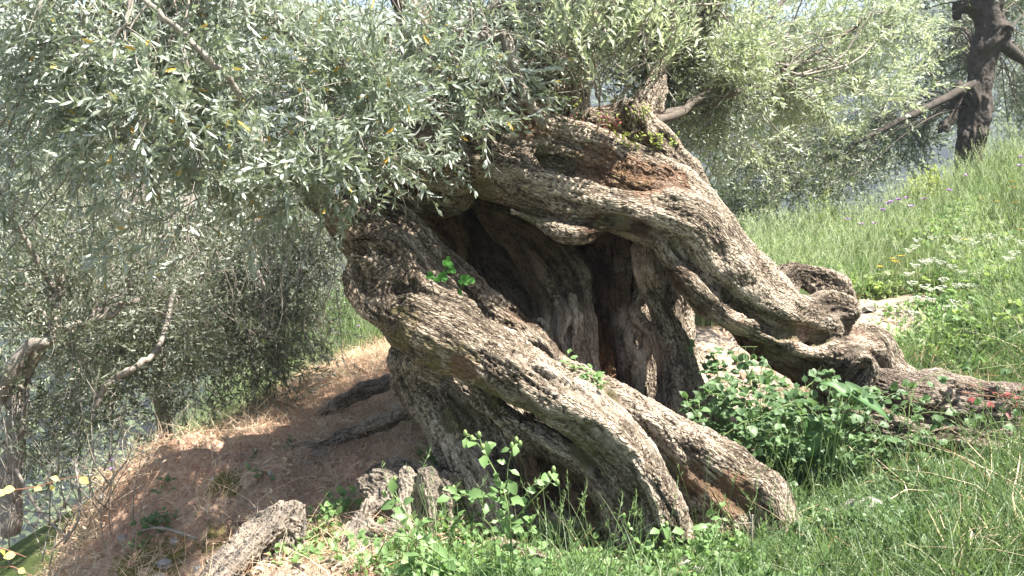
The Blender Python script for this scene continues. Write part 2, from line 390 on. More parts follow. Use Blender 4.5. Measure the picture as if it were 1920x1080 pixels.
# ------------------------------------------------------------------ organic wood from smooth-blended limbs
def organic(name, chains, carves, h, mat, mats_attr, warp=.026, levels=1, disp=(1, 1, 1), clip_ground=True, seed=0, pad=.12, kdef=.05):
    """chains: list of (points[(px,py,D,rpx)...], k).  Smooth union of tapered limbs on a grid, surface nets,
    one subdivision, then long grain relief convolved along the limbs' direction."""
    CH = []
    for c in chains:
        pts, k = (c[0], c[1]) if isinstance(c, tuple) else (c, kdef)
        q = np.array([[*at(p[0], p[1], p[2]), p[3]*p[2]/F] for p in pts]); CH.append((spline(q, 4) if len(q) > 1 else np.r_[q, q+1e-3], k))
    allp = np.concatenate([c[0] for c in CH])
    lo = (allp[:, :3]-allp[:, 3:]).min(0)-pad; hi = (allp[:, :3]+allp[:, 3:]).max(0)+pad
    if clip_ground: lo[2] = max(lo[2], -.45)
    dim = np.ceil((hi-lo)/h).astype(int)+1
    X = [(lo[i]+h*np.arange(dim[i])).astype(np.float32) for i in range(3)]
    D = np.full(dim, 1.0, np.float32); T = np.zeros((*dim, 3), np.float32); G = np.zeros((*dim, 3), np.float32); W = np.full(dim, 1e-9, np.float32)
    # domain warp noise, coarse
    def window(a, r):
        i0 = np.maximum(((a.min(0)-r-lo)/h).astype(int), 0); i1 = np.minimum(((a.max(0)+r-lo)/h).astype(int)+2, dim)
        return i0, i1
    def chain_dist(S, reach, want_dir=True):
        """yields windowed distance for a chain"""
        a0 = S[:, :3]; rmax = S[:, 3].max(); i0, i1 = window(a0, rmax+reach)
        if np.any(i1 <= i0): return None
        gx, gy, gz = np.meshgrid(X[0][i0[0]:i1[0]], X[1][i0[1]:i1[1]], X[2][i0[2]:i1[2]], indexing='ij')
        best = np.full(gx.shape, 9., np.float32); dirv = np.zeros((*gx.shape, 3), np.float32); gc = np.zeros((*gx.shape, 3), np.float32); cum = 0.; U = None
        for j in range(len(S)-1):
            A = S[j, :3]; B = S[j+1, :3]; ra, rb = S[j, 3], S[j+1, 3]; ab = B-A; L2 = float(ab@ab)+1e-9; tt_ = ab/math.sqrt(L2)
            if U is None: U = np.cross(tt_, [.13, .93, .31])
            U = U-tt_*(U@tt_); U = U/(np.linalg.norm(U)+1e-9); Vv = np.cross(tt_, U); s_at = cum; cum += math.sqrt(L2)
            # sub-window for the segment
            rr = max(ra, rb)+reach; lo2 = np.minimum(A, B)-rr; hi2 = np.maximum(A, B)+rr
            s0 = np.maximum(((lo2-lo)/h).astype(int)-i0, 0); s1 = np.minimum(((hi2-lo)/h).astype(int)+2-i0, i1-i0)
            if np.any(s1 <= s0): continue
            sl = tuple(slice(a, b_) for a, b_ in zip(s0, s1))
            px, py, pz = gx[sl]-A[0], gy[sl]-A[1], gz[sl]-A[2]
            t = np.clip((px*ab[0]+py*ab[1]+pz*ab[2])/L2, 0, 1)
            d = np.sqrt((px-t*ab[0])**2+(py-t*ab[1])**2+(pz-t*ab[2])**2)-(ra+(rb-ra)*t)
            bb = best[sl]; mk = d < bb; bb[mk] = d[mk]
            if want_dir:
                dirv[sl][mk] = tt_; r0, r1, r2 = px-t*ab[0], py-t*ab[1], pz-t*ab[2]; g_ = gc[sl]
                g_[..., 0][mk] = (r0*U[0]+r1*U[1]+r2*U[2])[mk]; g_[..., 1][mk] = (r0*Vv[0]+r1*Vv[1]+r2*Vv[2])[mk]; g_[..., 2][mk] = (s_at+t*math.sqrt(L2))[mk]
        return i0, i1, best, dirv, gc
    for S, k in CH:
        r_ = chain_dist(S, .14)
        if r_ is None: continue
        i0, i1, d, dv, gcc = r_; sl = tuple(slice(a, b_) for a, b_ in zip(i0, i1))
        a = D[sl]; hh = np.clip(.5+.5*(a-d)/k, 0, 1); D[sl] = a*(1-hh)+d*hh-k*hh*(1-hh)
        T[sl] += (np.exp(-np.maximum(d, -.02)/.03)*(d < .3))[..., None]*dv
        wg = np.exp(-np.maximum(d, -.02)/.012)*(d < .3); G[sl] += wg[..., None]*gcc; W[sl] += wg
    for c in carves:
        pts, k = c; q = np.array([[*at(p[0], p[1], p[2]), p[3]*p[2]/F] for p in pts]); S = spline(q, 4) if len(q) > 1 else np.r_[q, q+1e-3]
        r_ = chain_dist(S, .1, False)
        if r_ is None: continue
        i0, i1, d, dv, _g = r_; sl = tuple(slice(a, b_) for a, b_ in zip(i0, i1))
        a = D[sl]; d = -d; hh = np.clip(.5-.5*(a-d)/k, 0, 1); D[sl] = a*(1-hh)+d*hh+k*hh*(1-hh)
    T /= np.linalg.norm(T, axis=-1, keepdims=True)+1e-6
    G /= W[..., None]
    # lumpy warp
    band = np.abs(D) < .15; ix = np.argwhere(band); Pw = lo+ix*h
    wm = 1-.75*balls(Pw, [(1190,620,5.2,150),(1090,600,5.2,130),(1150,470,5.3,120)]) if name == 'trunk' else 1.0
    D[band] += (fbm(Pw+seed, .22, 3, 1)*warp*2*wm).astype(np.float32)
    for a_ in range(3):
        sl = [slice(None)]*3; sl[a_] = 0; D[tuple(sl)] = .2; sl[a_] = -1; D[tuple(sl)] = .2
    # ---- surface nets
    S_ = D < 0; nx, ny, nz = dim
    c8 = np.zeros((nx-1, ny-1, nz-1), np.int8)
    for dx in (0, 1):
        for dy in (0, 1):
            for dz in (0, 1): c8 += S_[dx:nx-1+dx, dy:ny-1+dy, dz:nz-1+dz]
    act = (c8 > 0) & (c8 < 8); cid = np.full(act.shape, -1, np.int32); cells = np.argwhere(act); cid[act] = np.arange(len(cells))
    acc = np.zeros((len(cells), 3)); cnt = np.zeros(len(cells))
    cor = [(0,0,0),(1,0,0),(0,1,0),(1,1,0),(0,0,1),(1,0,1),(0,1,1),(1,1,1)]
    vals = [D[cells[:, 0]+a, cells[:, 1]+b_, cells[:, 2]+c_] for a, b_, c_ in cor]
    for a, b_ in [(0,1),(2,3),(4,5),(6,7),(0,2),(1,3),(4,6),(5,7),(0,4),(1,5),(2,6),(3,7)]:
        va, vb = vals[a], vals[b_]; mk = (va < 0) != (vb < 0); t = np.where(mk, va/(va-vb+1e-12), 0)
        pa = np.array(cor[a]); pb = np.array(cor[b_]); acc += mk[:, None]*(pa+(pb-pa)*t[:, None]); cnt += mk
    V = lo+(cells+acc/cnt[:, None])*h
    quads = []
    for ax_ in range(3):
        n_ = [slice(None)]*3; m_ = [slice(None)]*3; n_[ax_] = slice(0, -1); m_[ax_] = slice(1, None)
        s0 = S_[tuple(n_)]; s1 = S_[tuple(m_)]; e = np.argwhere(s0 != s1)
        u, v_ = [(1, 2), (2, 0), (0, 1)][ax_]
        e = e[(e[:, u] > 0) & (e[:, v_] > 0) & (e[:, u] < dim[u]-1) & (e[:, v_] < dim[v_]-1)]
        def cc(du, dv_):
            q = e.copy(); q[:, u] -= du; q[:, v_] -= dv_; return cid[q[:, 0], q[:, 1], q[:, 2]]
        q = np.stack([cc(1, 1), cc(0, 1), cc(0, 0), cc(1, 0)], -1)
        fl = s0[e[:, 0], e[:, 1], e[:, 2]]; q[~fl] = q[~fl][:, ::-1]; quads.append(q)
    Q = np.concatenate(quads); Q = Q[(Q >= 0).all(1)]
    keep = np.ones(len(V), bool)
    if clip_ground: keep &= V[:, 2] > ground_z(V[:, 0], V[:, 1], False)-.13
    Q = Q[keep[Q].all(1)]
    used = np.zeros(len(V), bool); used[Q.ravel()] = True; mp = np.cumsum(used)-1; V = V[used]; Q = mp[Q]
    # keep the large components only is not needed: isolated shells are rare
    me = mesh_np('tmp', V, Q)
    if levels:
        to = bpy.data.objects.new('tmp', me); COL.objects.link(to); md = to.modifiers.new('s', 'SUBSURF'); md.levels = levels; md.render_levels = levels
        dg = bpy.context.evaluated_depsgraph_get(); me2 = bpy.data.meshes.new_from_object(to.evaluated_get(dg)); bpy.data.objects.remove(to)
    else: me2 = me
    n = len(me2.vertices); V = np.empty(n*3, np.float32); me2.vertices.foreach_get('co', V); V = V.reshape(-1, 3).astype(float)
    N = np.empty(n*3, np.float32); me2.vertices.foreach_get('normal', N); N = N.reshape(-1, 3).astype(float)
    Q = np.empty(len(me2.loops), np.int32); me2.loops.foreach_get('vertex_index', Q); Q = Q.reshape(-1, 4)
    bpy.data.meshes.remove(me2)
    # ---- grain: convolve 3-D noise along the limb direction
    def tl(P):
        i = np.clip(((P-lo)/h+.5).astype(int), 0, dim-1); return T[i[:, 0], i[:, 1], i[:, 2]]
    wv = np.stack([vnoise(V+seed, .25, k) for k in range(3)], -1)
    g = [np.zeros(n) for _ in range(3)]; Ls = (.32, .15, .035); Cs = (.05, .019, .0088); STP = np.array([0, .009, .019, .031, .046, .064, .086, .112, .143, .18, .225, .275])
    for sgn in (1, -1):
        P = V.copy()
        for s in range(0 if sgn == 1 else 1, len(STP)):
            if s:
                t = tl(P)+wv*.5; t /= np.linalg.norm(t, axis=1, keepdims=True)+1e-6
                P = P+sgn*t*(STP[s]-STP[s-1])
            for k in range(3):
                dd = STP[s]; dS = (STP[min(s+1, len(STP)-1)]-STP[max(s-1, 0)])*.5
                if dd > Ls[k]*1.6: continue
                wt = math.exp(-(dd/Ls[k])**2*1.5)*dS; g[k] += wt*vnoise(P+seed*3, Cs[k], k)
    g = [x/(x.std()+1e-6) for x in g]
    A = mats_attr(V) if mats_attr else {}
    q_ = np.clip((V-lo)/h, 0, dim-1.001); i_ = q_.astype(int); f_ = q_-i_; gco = np.zeros((n, 3))
    for dx in (0, 1):
        for dy in (0, 1):
            for dz in (0, 1):
                w_ = (f_[:, 0] if dx else 1-f_[:, 0])*(f_[:, 1] if dy else 1-f_[:, 1])*(f_[:, 2] if dz else 1-f_[:, 2]); gco += w_[:, None]*G[i_[:, 0]+dx, i_[:, 1]+dy, i_[:, 2]+dz]
    smooth = np.clip(A.get('inner_wood_shade', np.zeros(n))*.55+A.get('pale', np.zeros(n))*.35, 0, 1)
    base = np.tanh(g[0]*.8); amp = np.clip(.75+fbm(V, .35, 2, 1)*2.2, .25, 1.3)
    crack = np.exp(-(g[1]/.32)**2)
    fine = g[2]; crackf = np.exp(-(g[2]/.45)**2)
    cross = fbm(V, .03, 2, 2)*2
    dsp = base*.015*disp[0]*(amp+smooth)-crack*.012*disp[1]*(amp+smooth*.5)-crackf*.0048*disp[2]*(1-smooth*.7)*np.clip(.75+fbm(V+3, .28, 2, 0)*2.5, .15, 1.3)+cross*.003*disp[2]*(1-smooth)+fbm(V, .09, 2, 0)*.010*disp[0]
    V = V+N*dsp[:, None]
    att = {'fine': np.clip(.62-crackf*.42+cross*.12+fine*.05, 0, 1), 'midh': np.clip(.5-crack*.8+base*.35, -.6, 1)}
    gco[:, 2] *= .30; att['grain'] = gco+seed
    for k in ('inner_wood_shade', 'pale', 'moss', 'rust'): att[k] = A.get(k, np.zeros(n))
    print(name, 'verts', n, 'quads', len(Q), round(time.time()-T0, 1))
    return mesh_np(name, V, Q, mat, True, att)

# ---- the hollow olive trunk
BARK = [
 # upper arch limb, lower ridge
 ([(760,300,5.05,55),(830,305,5.0,58),(900,312,4.95,58),(1000,350,4.85,54),(1100,385,4.8,48),(1200,398,4.8,52),(1285,418,4.85,58),(1345,485,4.95,66),(1405,550,5.05,64),(1470,588,5.15,54),(1530,608,5.25,46),(1570,640,5.3,38)], .04),
 # upper ridge
 ([(870,205,5.1,60),(960,235,5.05,60),(1060,262,5.0,46),(1160,298,5.0,42),(1240,335,5.0,40),(1300,385,5.0,45),(1345,450,5.0,48)], .03),
 ([(900,260,5.25,90),(1000,290,5.2,85),(1120,340,5.2,80),(1250,380,5.15,60)], .05),
 # back ridge with burl
 ([(1120,240,5.2,40),(1175,222,5.15,32),(1205,255,5.15,34),(1250,295,5.2,32),(1290,345,5.2,34),(1325,400,5.15,35)], .03),
 ([(1170,195,5.1,14),(1185,215,5.1,22),(1180,250,5.1,20)], .02),
 # thin lower lip
 ([(960,395,4.8,12),(1030,425,4.75,13),(1090,440,4.72,13),(1160,425,4.7,14),(1222,436,4.74,15),(1256,492,4.77,15),(1302,542,4.82,17),(1370,592,4.9,22),(1440,627,5.0,23),(1510,657,5.1,26),(1570,665,5.2,32),(1625,655,5.3,34)], .018),
 ([(1240,440,4.88,22),(1295,500,4.92,26),(1345,545,4.99,26),(1420,598,5.1,28),(1490,638,5.17,24)], .02),
 # dark underside
 ([(1365,600,5.15,18),(1405,630,5.22,28),(1480,665,5.3,40),(1560,700,5.4,42),(1620,740,5.4,50)], .05),
 # forked root knobs
 ([(1400,530,5.3,45),(1450,540,5.35,38),(1487,512,5.4,22),(1530,528,5.4,24),(1570,552,5.35,24),(1592,575,5.3,22)], .02),
 ([(1450,575,5.25,40),(1510,585,5.28,30),(1550,575,5.25,26),(1585,582,5.22,24)], .02),
 ([(1590,650,5.35,28),(1635,625,5.4,22),(1657,650,5.4,20),(1675,690,5.4,20),(1720,715,5.5,18)], .02),
 ([(1585,700,5.15,14),(1615,668,5.12,13),(1640,685,5.12,14),(1625,715,5.15,15),(1600,740,5.15,14)], .012),
 # left block
 ([(680,440,4.95,44),(730,500,4.82,56),(770,560,4.7,56)], .04),
 ([(690,530,4.72,46),(740,570,4.66,50)], .04),
 ([(840,250,5.1,70),(930,285,5.06,72),(1040,318,5.0,60),(1140,350,4.97,52),(1240,385,4.97,48)], .04),
 ([(720,330,5.15,60),(780,345,5.15,50),(850,365,5.1,40)], .04),
 ([(540,320,5.15,22),(600,375,5.0,30),(660,425,4.9,42),(720,470,4.85,46),(780,520,4.8,44),(850,580,4.7,45)], .04),
 ([(650,372,5.1,20),(735,398,5.0,20),(790,448,4.95,22),(822,500,4.9,24)], .02),
 ([(658,452,4.62,18),(700,448,4.6,20),(745,470,4.62,20),(770,510,4.62,20)], .012),
 ([(745,505,4.6,15),(700,500,4.55,16),(668,480,4.55,16),(652,505,4.55,16),(662,548,4.52,17),(690,585,4.5,18),(730,590,4.5,16)], .008),
 ([(715,530,4.62,26),(700,550,4.6,26)], .02),
 ([(708,500,4.62,36),(712,530,4.6,38),(735,520,4.6,38)], .03),
 ([(722,488,4.57,8),(700,508,4.54,9),(700,535,4.53,9),(722,550,4.53,8)], .008),
 ([(780,520,4.5,14),(820,548,4.45,12),(870,565,4.45,12),(900,590,4.42,10)], .01),
 ([(700,565,4.62,38),(760,592,4.55,56),(840,628,4.5,66),(930,672,4.45,62),(1020,728,4.4,60),(1100,782,4.35,60),(1170,848,4.3,60),(1228,920,4.25,46),(1258,980,4.2,42),(1268,1060,4.2,42)], .04),
 # bright crest ridge on it
 ([(940,690,4.33,26),(1050,752,4.25,26),(1140,800,4.22,26),(1205,860,4.16,26),(1245,930,4.12,24),(1270,1000,4.12,22)], .025),
 # second root lobe
 ([(1050,700,4.55,30),(1120,738,4.5,36),(1190,772,4.45,40),(1255,808,4.4,44),(1320,855,4.35,50),(1390,905,4.3,46),(1438,930,4.25,40),(1462,980,4.2,38),(1475,1060,4.2,40)], .035),
 ([(1230,840,4.4,40),(1290,900,4.36,46),(1345,965,4.3,52),(1385,1050,4.3,60)], .04),
 ([(1400,890,4.4,22),(1445,900,4.35,20),(1475,950,4.3,20),(1492,1010,4.3,22)], .02),
 # under body
 ([(765,665,4.8,38),(790,735,4.78,42),(835,800,4.7,44),(880,870,4.62,44),(915,950,4.55,44),(935,1040,4.5,50)], .04),
 ([(800,690,4.8,50),(900,730,4.86,78),(970,820,4.84,90),(1020,920,4.8,92),(1050,1040,4.74,95)], .04),
 ([(1100,870,4.68,74),(1150,960,4.62,78),(1180,1050,4.56,80)], .04),
 ([(900,735,4.56,24),(960,790,4.52,28),(1030,830,4.46,32),(1100,872,4.4,34),(1150,930,4.34,34),(1180,1010,4.3,36)], .03),
 ([(870,690,4.5,16),(920,760,4.48,16),(975,840,4.52,16),(1005,910,4.5,16),(1010,980,4.48,16),(1010,1040,4.46,16)], .03),
 ([(830,740,4.62,14),(880,830,4.56,14),(925,900,4.52,14),(960,980,4.48,16),(980,1040,4.4,16)], .03),
 ([(940,1020,4.35,24),(1020,1045,4.2,22),(1090,1062,4.1,20),(1160,1075,4.05,16)], .03),
 # inner slab
 ([(780,455,5.1,34),(855,520,4.95,38),(925,580,4.87,38),(995,640,4.8,38),(1055,695,4.73,32),(1110,742,4.66,28)], .03),
 ([(860,580,5.15,50),(960,665,5.1,50),(1070,750,5.05,50),(1180,810,5.05,50)], .05),
 ([(840,478,4.93,10),(900,522,4.86,10),(960,575,4.8,10),(1020,640,4.72,10),(1060,690,4.66,10)], .02),
 # left back and ceiling
 ([(690,340,5.35,55),(800,320,5.35,70),(900,280,5.35,80)], .05),
 ([(780,380,5.7,50),(860,430,5.98,70),(930,510,6.05,70),(990,590,5.95,60),(1040,670,5.85,50)], .05),
 ([(850,395,5.65,20),(870,450,5.7,18),(890,520,5.7,18),(940,590,5.6,18),(985,650,5.5,14)], .03),
 ([(900,360,6.0,80),(980,440,6.0,76),(1035,530,5.9,62),(1060,620,5.75,50),(1070,740,5.65,50)], .05),
 ([(930,390,5.45,44),(1000,455,5.4,46),(1048,530,5.33,50),(1066,600,5.26,48),(1080,680,5.2,44),(1092,770,5.15,42)], .025),
 ([(1050,450,5.36,13),(1088,520,5.24,14),(1104,600,5.16,14),(1112,680,5.1,13),(1124,750,5.06,12)], .012),
 ([(990,460,5.25,11),(1040,540,5.16,12),(1058,590,5.1,13),(1050,640,5.06,12),(1068,690,5.04,12),(1090,750,5.0,10)], .012),
 ([(1075,560,5.12,9),(1085,610,5.08,10),(1080,660,5.05,9),(1100,720,5.02,9)], .01),
 ([(1000,600,5.0,9),(1018,606,4.98,11),(1030,630,4.97,10)], .01),
 ([(960,340,5.6,90),(1100,360,5.6,85),(1230,390,5.45,60)], .05),
 ([(1130,430,6.2,70),(1150,600,6.2,70),(1160,760,6.2,70)], .05),
 ([(880,340,6.0,80),(1000,345,6.1,90),(1140,360,6.15,90),(1250,400,5.95,60)], .05),  # unseen roof added to block sun from the back shell
 ([(1255,440,5.9,50),(1265,600,5.95,40),(1260,740,5.9,45)], .04),
 # inner columns
 ([(1180,400,5.45,26),(1168,500,5.42,15),(1163,600,5.38,14),(1166,700,5.33,15),(1176,780,5.25,24)], .015),
 ([(1215,400,5.2,30),(1213,470,5.12,26),(1218,520,5.1,25),(1236,570,5.14,22),(1256,640,5.18,26),(1272,710,5.15,30),(1292,790,5.1,38)], .018),
 ([(1235,440,5.35,20),(1250,540,5.3,18),(1275,640,5.28,18),(1295,710,5.22,22),(1330,770,5.15,24),(1370,820,5.1,22)], .025),
 ([(1195,470,5.25,14),(1205,530,5.22,13),(1190,575,5.25,12),(1200,600,5.25,12),(1225,625,5.22,10),(1236,670,5.2,9),(1243,720,5.2,9),(1240,760,5.2,12)], .012),
 ([(1190,590,5.3,12),(1180,640,5.28,10),(1192,680,5.24,14),(1196,720,5.25,10),(1185,760,5.25,14)], .012),
 ([(1205,620,5.3,14),(1212,650,5.28,15),(1203,685,5.28,12)], .012),
 ([(1205,600,5.62,34),(1215,680,5.6,40),(1222,760,5.55,45)], .03),
 ([(1190,440,5.6,34),(1195,540,5.62,28)], .03),
 ([(1170,760,5.3,20),(1220,775,5.3,20),(1270,790,5.2,26)], .03),
 # stems going up out of frame
 ([(1050,320,5.3,90),(1030,180,5.35,76),(1055,60,5.45,66),(1060,-60,5.5,60)], .05),
 ([(1180,320,5.45,55),(1215,220,5.55,34),(1240,130,5.8,22),(1255,60,6.0,16)], .05),
 ([(900,280,5.3,60),(850,170,5.35,40),(790,60,5.4,30),(750,-20,5.45,24)], .05),
]
CARVE = [
 ([(1138,455,5.3,10),(1140,560,5.22,13),(1146,660,5.16,13),(1150,740,5.14,10)], .01), ([(1140,455,5.5,14),(1140,600,5.45,16),(1146,740,5.4,14)], .01),
 ([(1190,480,5.2,6),(1188,550,5.2,9),(1196,585,5.2,6)], .008), ([(1192,480,5.4,10),(1190,560,5.4,12)], .01),
 ([(1222,650,5.12,9),(1224,695,5.1,15),(1222,735,5.1,11)], .008), ([(1222,650,5.3,11),(1224,700,5.3,16),(1222,735,5.3,12)], .01),
 ([(1312,530,4.82,9),(1368,573,4.88,15),(1430,604,4.95,17),(1490,626,5.03,17),(1548,634,5.13,12)], .015),
 ([(1060,915,4.38,26),(1085,950,4.34,32),(1100,1000,4.32,30)], .03),
 ([(1150,772,4.4,9),(1210,818,4.32,14),(1262,872,4.26,15),(1290,940,4.2,14),(1302,1000,4.16,12)], .02),
 ([(960,292,4.9,11),(1060,322,4.86,15),(1160,352,4.83,15),(1240,372,4.82,13)], .02),
 ([(720,505,4.5,7),(760,528,4.46,8),(800,548,4.42,6)], .01),
 ([(1360,470,4.72,12),(1375,500,4.74,10)], .025),
 ([(1240,560,4.8,0.5),(1241,560,4.8,0.5)], .01),
  ([(840,740,4.6,10),(880,800,4.53,14),(930,880,4.48,12)], .03),
 ([(1218,665,5.2,9),(1220,700,5.2,15),(1220,735,5.2,13)], .02),
 ([(1060,862,4.32,9)], .02), ([(1030,862,4.36,10)], .02), ([(1180,868,4.12,9)], .02),
 ([(900,300,4.86,20),(960,300,4.84,16)], .03),
 ([(745,540,4.5,12),(790,555,4.44,8)], .015),
]
def bark_attr(V):
    inner_wood_shade = balls(V, [(1140,480,6.1,130),(1150,640,6.1,130),(1000,500,5.45,150),(900,430,5.6,150),(1040,560,5.35,90),(860,380,5.5,110),(950,480,5.5,170),(860,420,5.4,130),(1050,560,5.5,120),(1000,400,5.5,150),(1150,430,5.5,110),(900,560,4.95,60),(840,510,5.0,55),(970,610,4.85,55),(1030,660,4.8,45),  # bare inner wood, plus spots that paint shade into the hollow
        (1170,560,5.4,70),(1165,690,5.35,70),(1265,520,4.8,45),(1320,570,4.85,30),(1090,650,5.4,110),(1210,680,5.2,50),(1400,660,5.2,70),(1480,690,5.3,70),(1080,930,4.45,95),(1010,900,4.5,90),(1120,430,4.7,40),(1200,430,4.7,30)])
    pale = balls(V, [(1085,630,5.15,75),(1100,700,5.1,75),(1215,500,5.1,50),(1210,660,5.25,60),(1050,620,5.1,50),(1190,600,5.3,40),(1500,650,5.1,50),(1390,605,4.85,35),(1600,650,5.3,50)])  # bleached wood, plus sunlight painted on the hollow's lower columns
    moss = balls(V, [(760,610,4.45,70),(830,660,4.4,70),(1000,770,4.35,60),(930,730,4.4,60),(1100,840,4.25,80),(1380,920,4.25,70),(1280,880,4.3,60),(1000,400,4.8,50),(900,360,4.85,50),(1150,425,4.72,50),(1050,310,4.9,60),
        (1180,340,4.9,60),(1460,640,5.1,60),(1400,540,4.95,40),(1530,640,5.2,40),(1120,745,4.4,50),(870,780,4.6,60)])*.85
    rust = balls(V, [(990,240,4.95,60),(1200,345,4.85,85),(1250,350,4.9,60),(1120,310,4.9,60),(1370,930,4.2,60),(1300,900,4.25,40),(870,690,4.35,40)])
    return {'inner_wood_shade': inner_wood_shade, 'pale': pale*(1-balls(V, [(1000,430,5.5,120),(1150,430,5.4,90),(900,400,5.5,120)])), 'moss': moss, 'rust': rust}
base = at(1150, 1000, 4.9); base[2] = float(ground_z(base[0], base[1], False)[0])
olive = thing('olive_tree', base, 'ancient hollow leaning olive tree with an arched gnarled trunk, nearest and largest tree', 'tree', 'olive trees')
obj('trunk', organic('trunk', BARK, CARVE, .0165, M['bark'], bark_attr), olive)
ROOT = [
 ([(1590,725,5.4,54),(1680,752,5.25,60),(1760,760,5.18,58),(1850,768,5.1,56),(1960,776,5.05,54),(2140,785,5.0,48)], .04),
 ([(1640,700,5.4,20),(1720,722,5.38,20),(1800,742,5.36,18),(1920,752,5.35,20),(2100,760,5.3,20)], .03),
 ([(1600,790,5.1,24),(1700,812,5.0,22),(1800,815,4.98,22),(1960,822,4.92,22)], .03),
 ([(1640,720,5.25,10),(1700,735,5.2,10),(1760,760,5.18,10),(1840,760,5.1,10)], .02),
]
def root_attr(V):
    return {'inner_wood_shade': balls(V, [(1640,790,5.2,70),(1700,780,5.2,80)])*.8, 'pale': balls(V, [(1780,760,5.2,70)])*.5,
            'moss': balls(V, [(1850,770,5.1,60),(1900,740,5.3,40)])*.7, 'rust': balls(V, [(1700,800,5.2,70)])*.4}
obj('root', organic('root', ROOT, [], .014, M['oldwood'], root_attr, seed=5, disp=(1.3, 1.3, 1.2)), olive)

# ------------------------------------------------------------------ leaves, sprigs and scattering
def leaf_geo(L, W, curl=.15, fold=.25, n=3, shape=None, notch=0):
    """leaf along +Y, face up +Z, 3 verts per station; returns V, f3, f4"""
    if shape is None: shape = [.75, 1.0, .72][:n] if n == 3 else list(np.sin(np.pi*(np.arange(1, n+1)/(n+1))**.9))
    V = [(0, 0, 0)]
    for i in range(n):
        t = (i+1)/(n+1); w_ = W*.5*shape[i]; z = -curl*L*t*t
        V += [(-w_, t*L, z+fold*w_), (0, t*L, z), (w_, t*L, z+fold*w_)]
    V.append((0, L, -curl*L)); e = len(V)-1
    f3 = [(0, 2, 1), (0, 3, 2)]; f4 = []
    for i in range(n-1):
        a = 1+3*i; f4 += [(a, a+1, a+4, a+3), (a+1, a+2, a+5, a+4)]
    a = 1+3*(n-1); f3 += [(a, a+1, e), (a+1, a+2, e)]
    f3 = [f[::1] for f in f3]
    return np.array(V, float), np.array(f3), np.array(f4).reshape(-1, 4)
def frame(y, up):
    y = y/(np.linalg.norm(y)+1e-9); x = np.cross(y, up); x /= np.linalg.norm(x)+1e-9; z = np.cross(x, y)
    return np.stack([x, y, z], 1)          # columns
def add_leaf(mb, p, d, up, L, W, a, **kw):
    V, f3, f4 = leaf_geo(L, W, **kw); Mx = frame(np.asarray(d, float), np.asarray(up, float))
    mb.add(V @ Mx.T+p, f3, f4, a)
def olive_sprig(mat, L=.26, nl=13, leafL=.055, leafW=.0105, n=2, stem=.0016):
    mb = MB(); k = 7
    bend = rng.normal(0, .12, 2); t = np.linspace(0, 1, k)
    P = np.c_[bend[0]*t**2*L*2, bend[1]*t**2*L*2, t*L]; mb.tube(P, np.linspace(stem, stem*.5, k), 3, a=.1)
    for i in range(nl):
        tt = .06+.92*i/(nl-1); p = np.array([np.interp(tt, t, P[:, j]) for j in range(3)])
        ph = i*math.pi/2+rng.normal(0, .3)
        for s in (0, math.pi):
            if rng.random() < .08: continue
            an = .95-.45*tt+rng.normal(0, .18); ll = leafL*(1-.35*tt)*rng.uniform(.75, 1.15)
            d = np.array([math.cos(ph+s)*math.sin(an), math.sin(ph+s)*math.sin(an), math.cos(an)])
            upv = np.array([0, 0, 1.])*1.0-d*d[2]+rng.normal(0, .25, 3)
            add_leaf(mb, p, d, upv, ll, leafW*rng.uniform(.8, 1.2), rng.random(), n=n, shape=[.95, .9] if n == 2 else None, curl=rng.uniform(-.1, .2), fold=.35)
    return mb.mesh('olive_shoot', mat)
PROTO_N = [0]
def proto_collection(meshes):
    c = bpy.data.collections.new('protos_%d' % PROTO_N[0]); PROTO_N[0] += 1
    for me in meshes: c.objects.link(bpy.data.objects.new(me.name, me))
    return c
def euler_from(zdirs, roll):
    out = np.empty((len(zdirs), 3))
    for i, d in enumerate(zdirs):
        q = Vector(d).to_track_quat('Z', 'Y') @ Euler((0, 0, roll[i])).to_quaternion(); out[i] = q.to_euler()
    return out
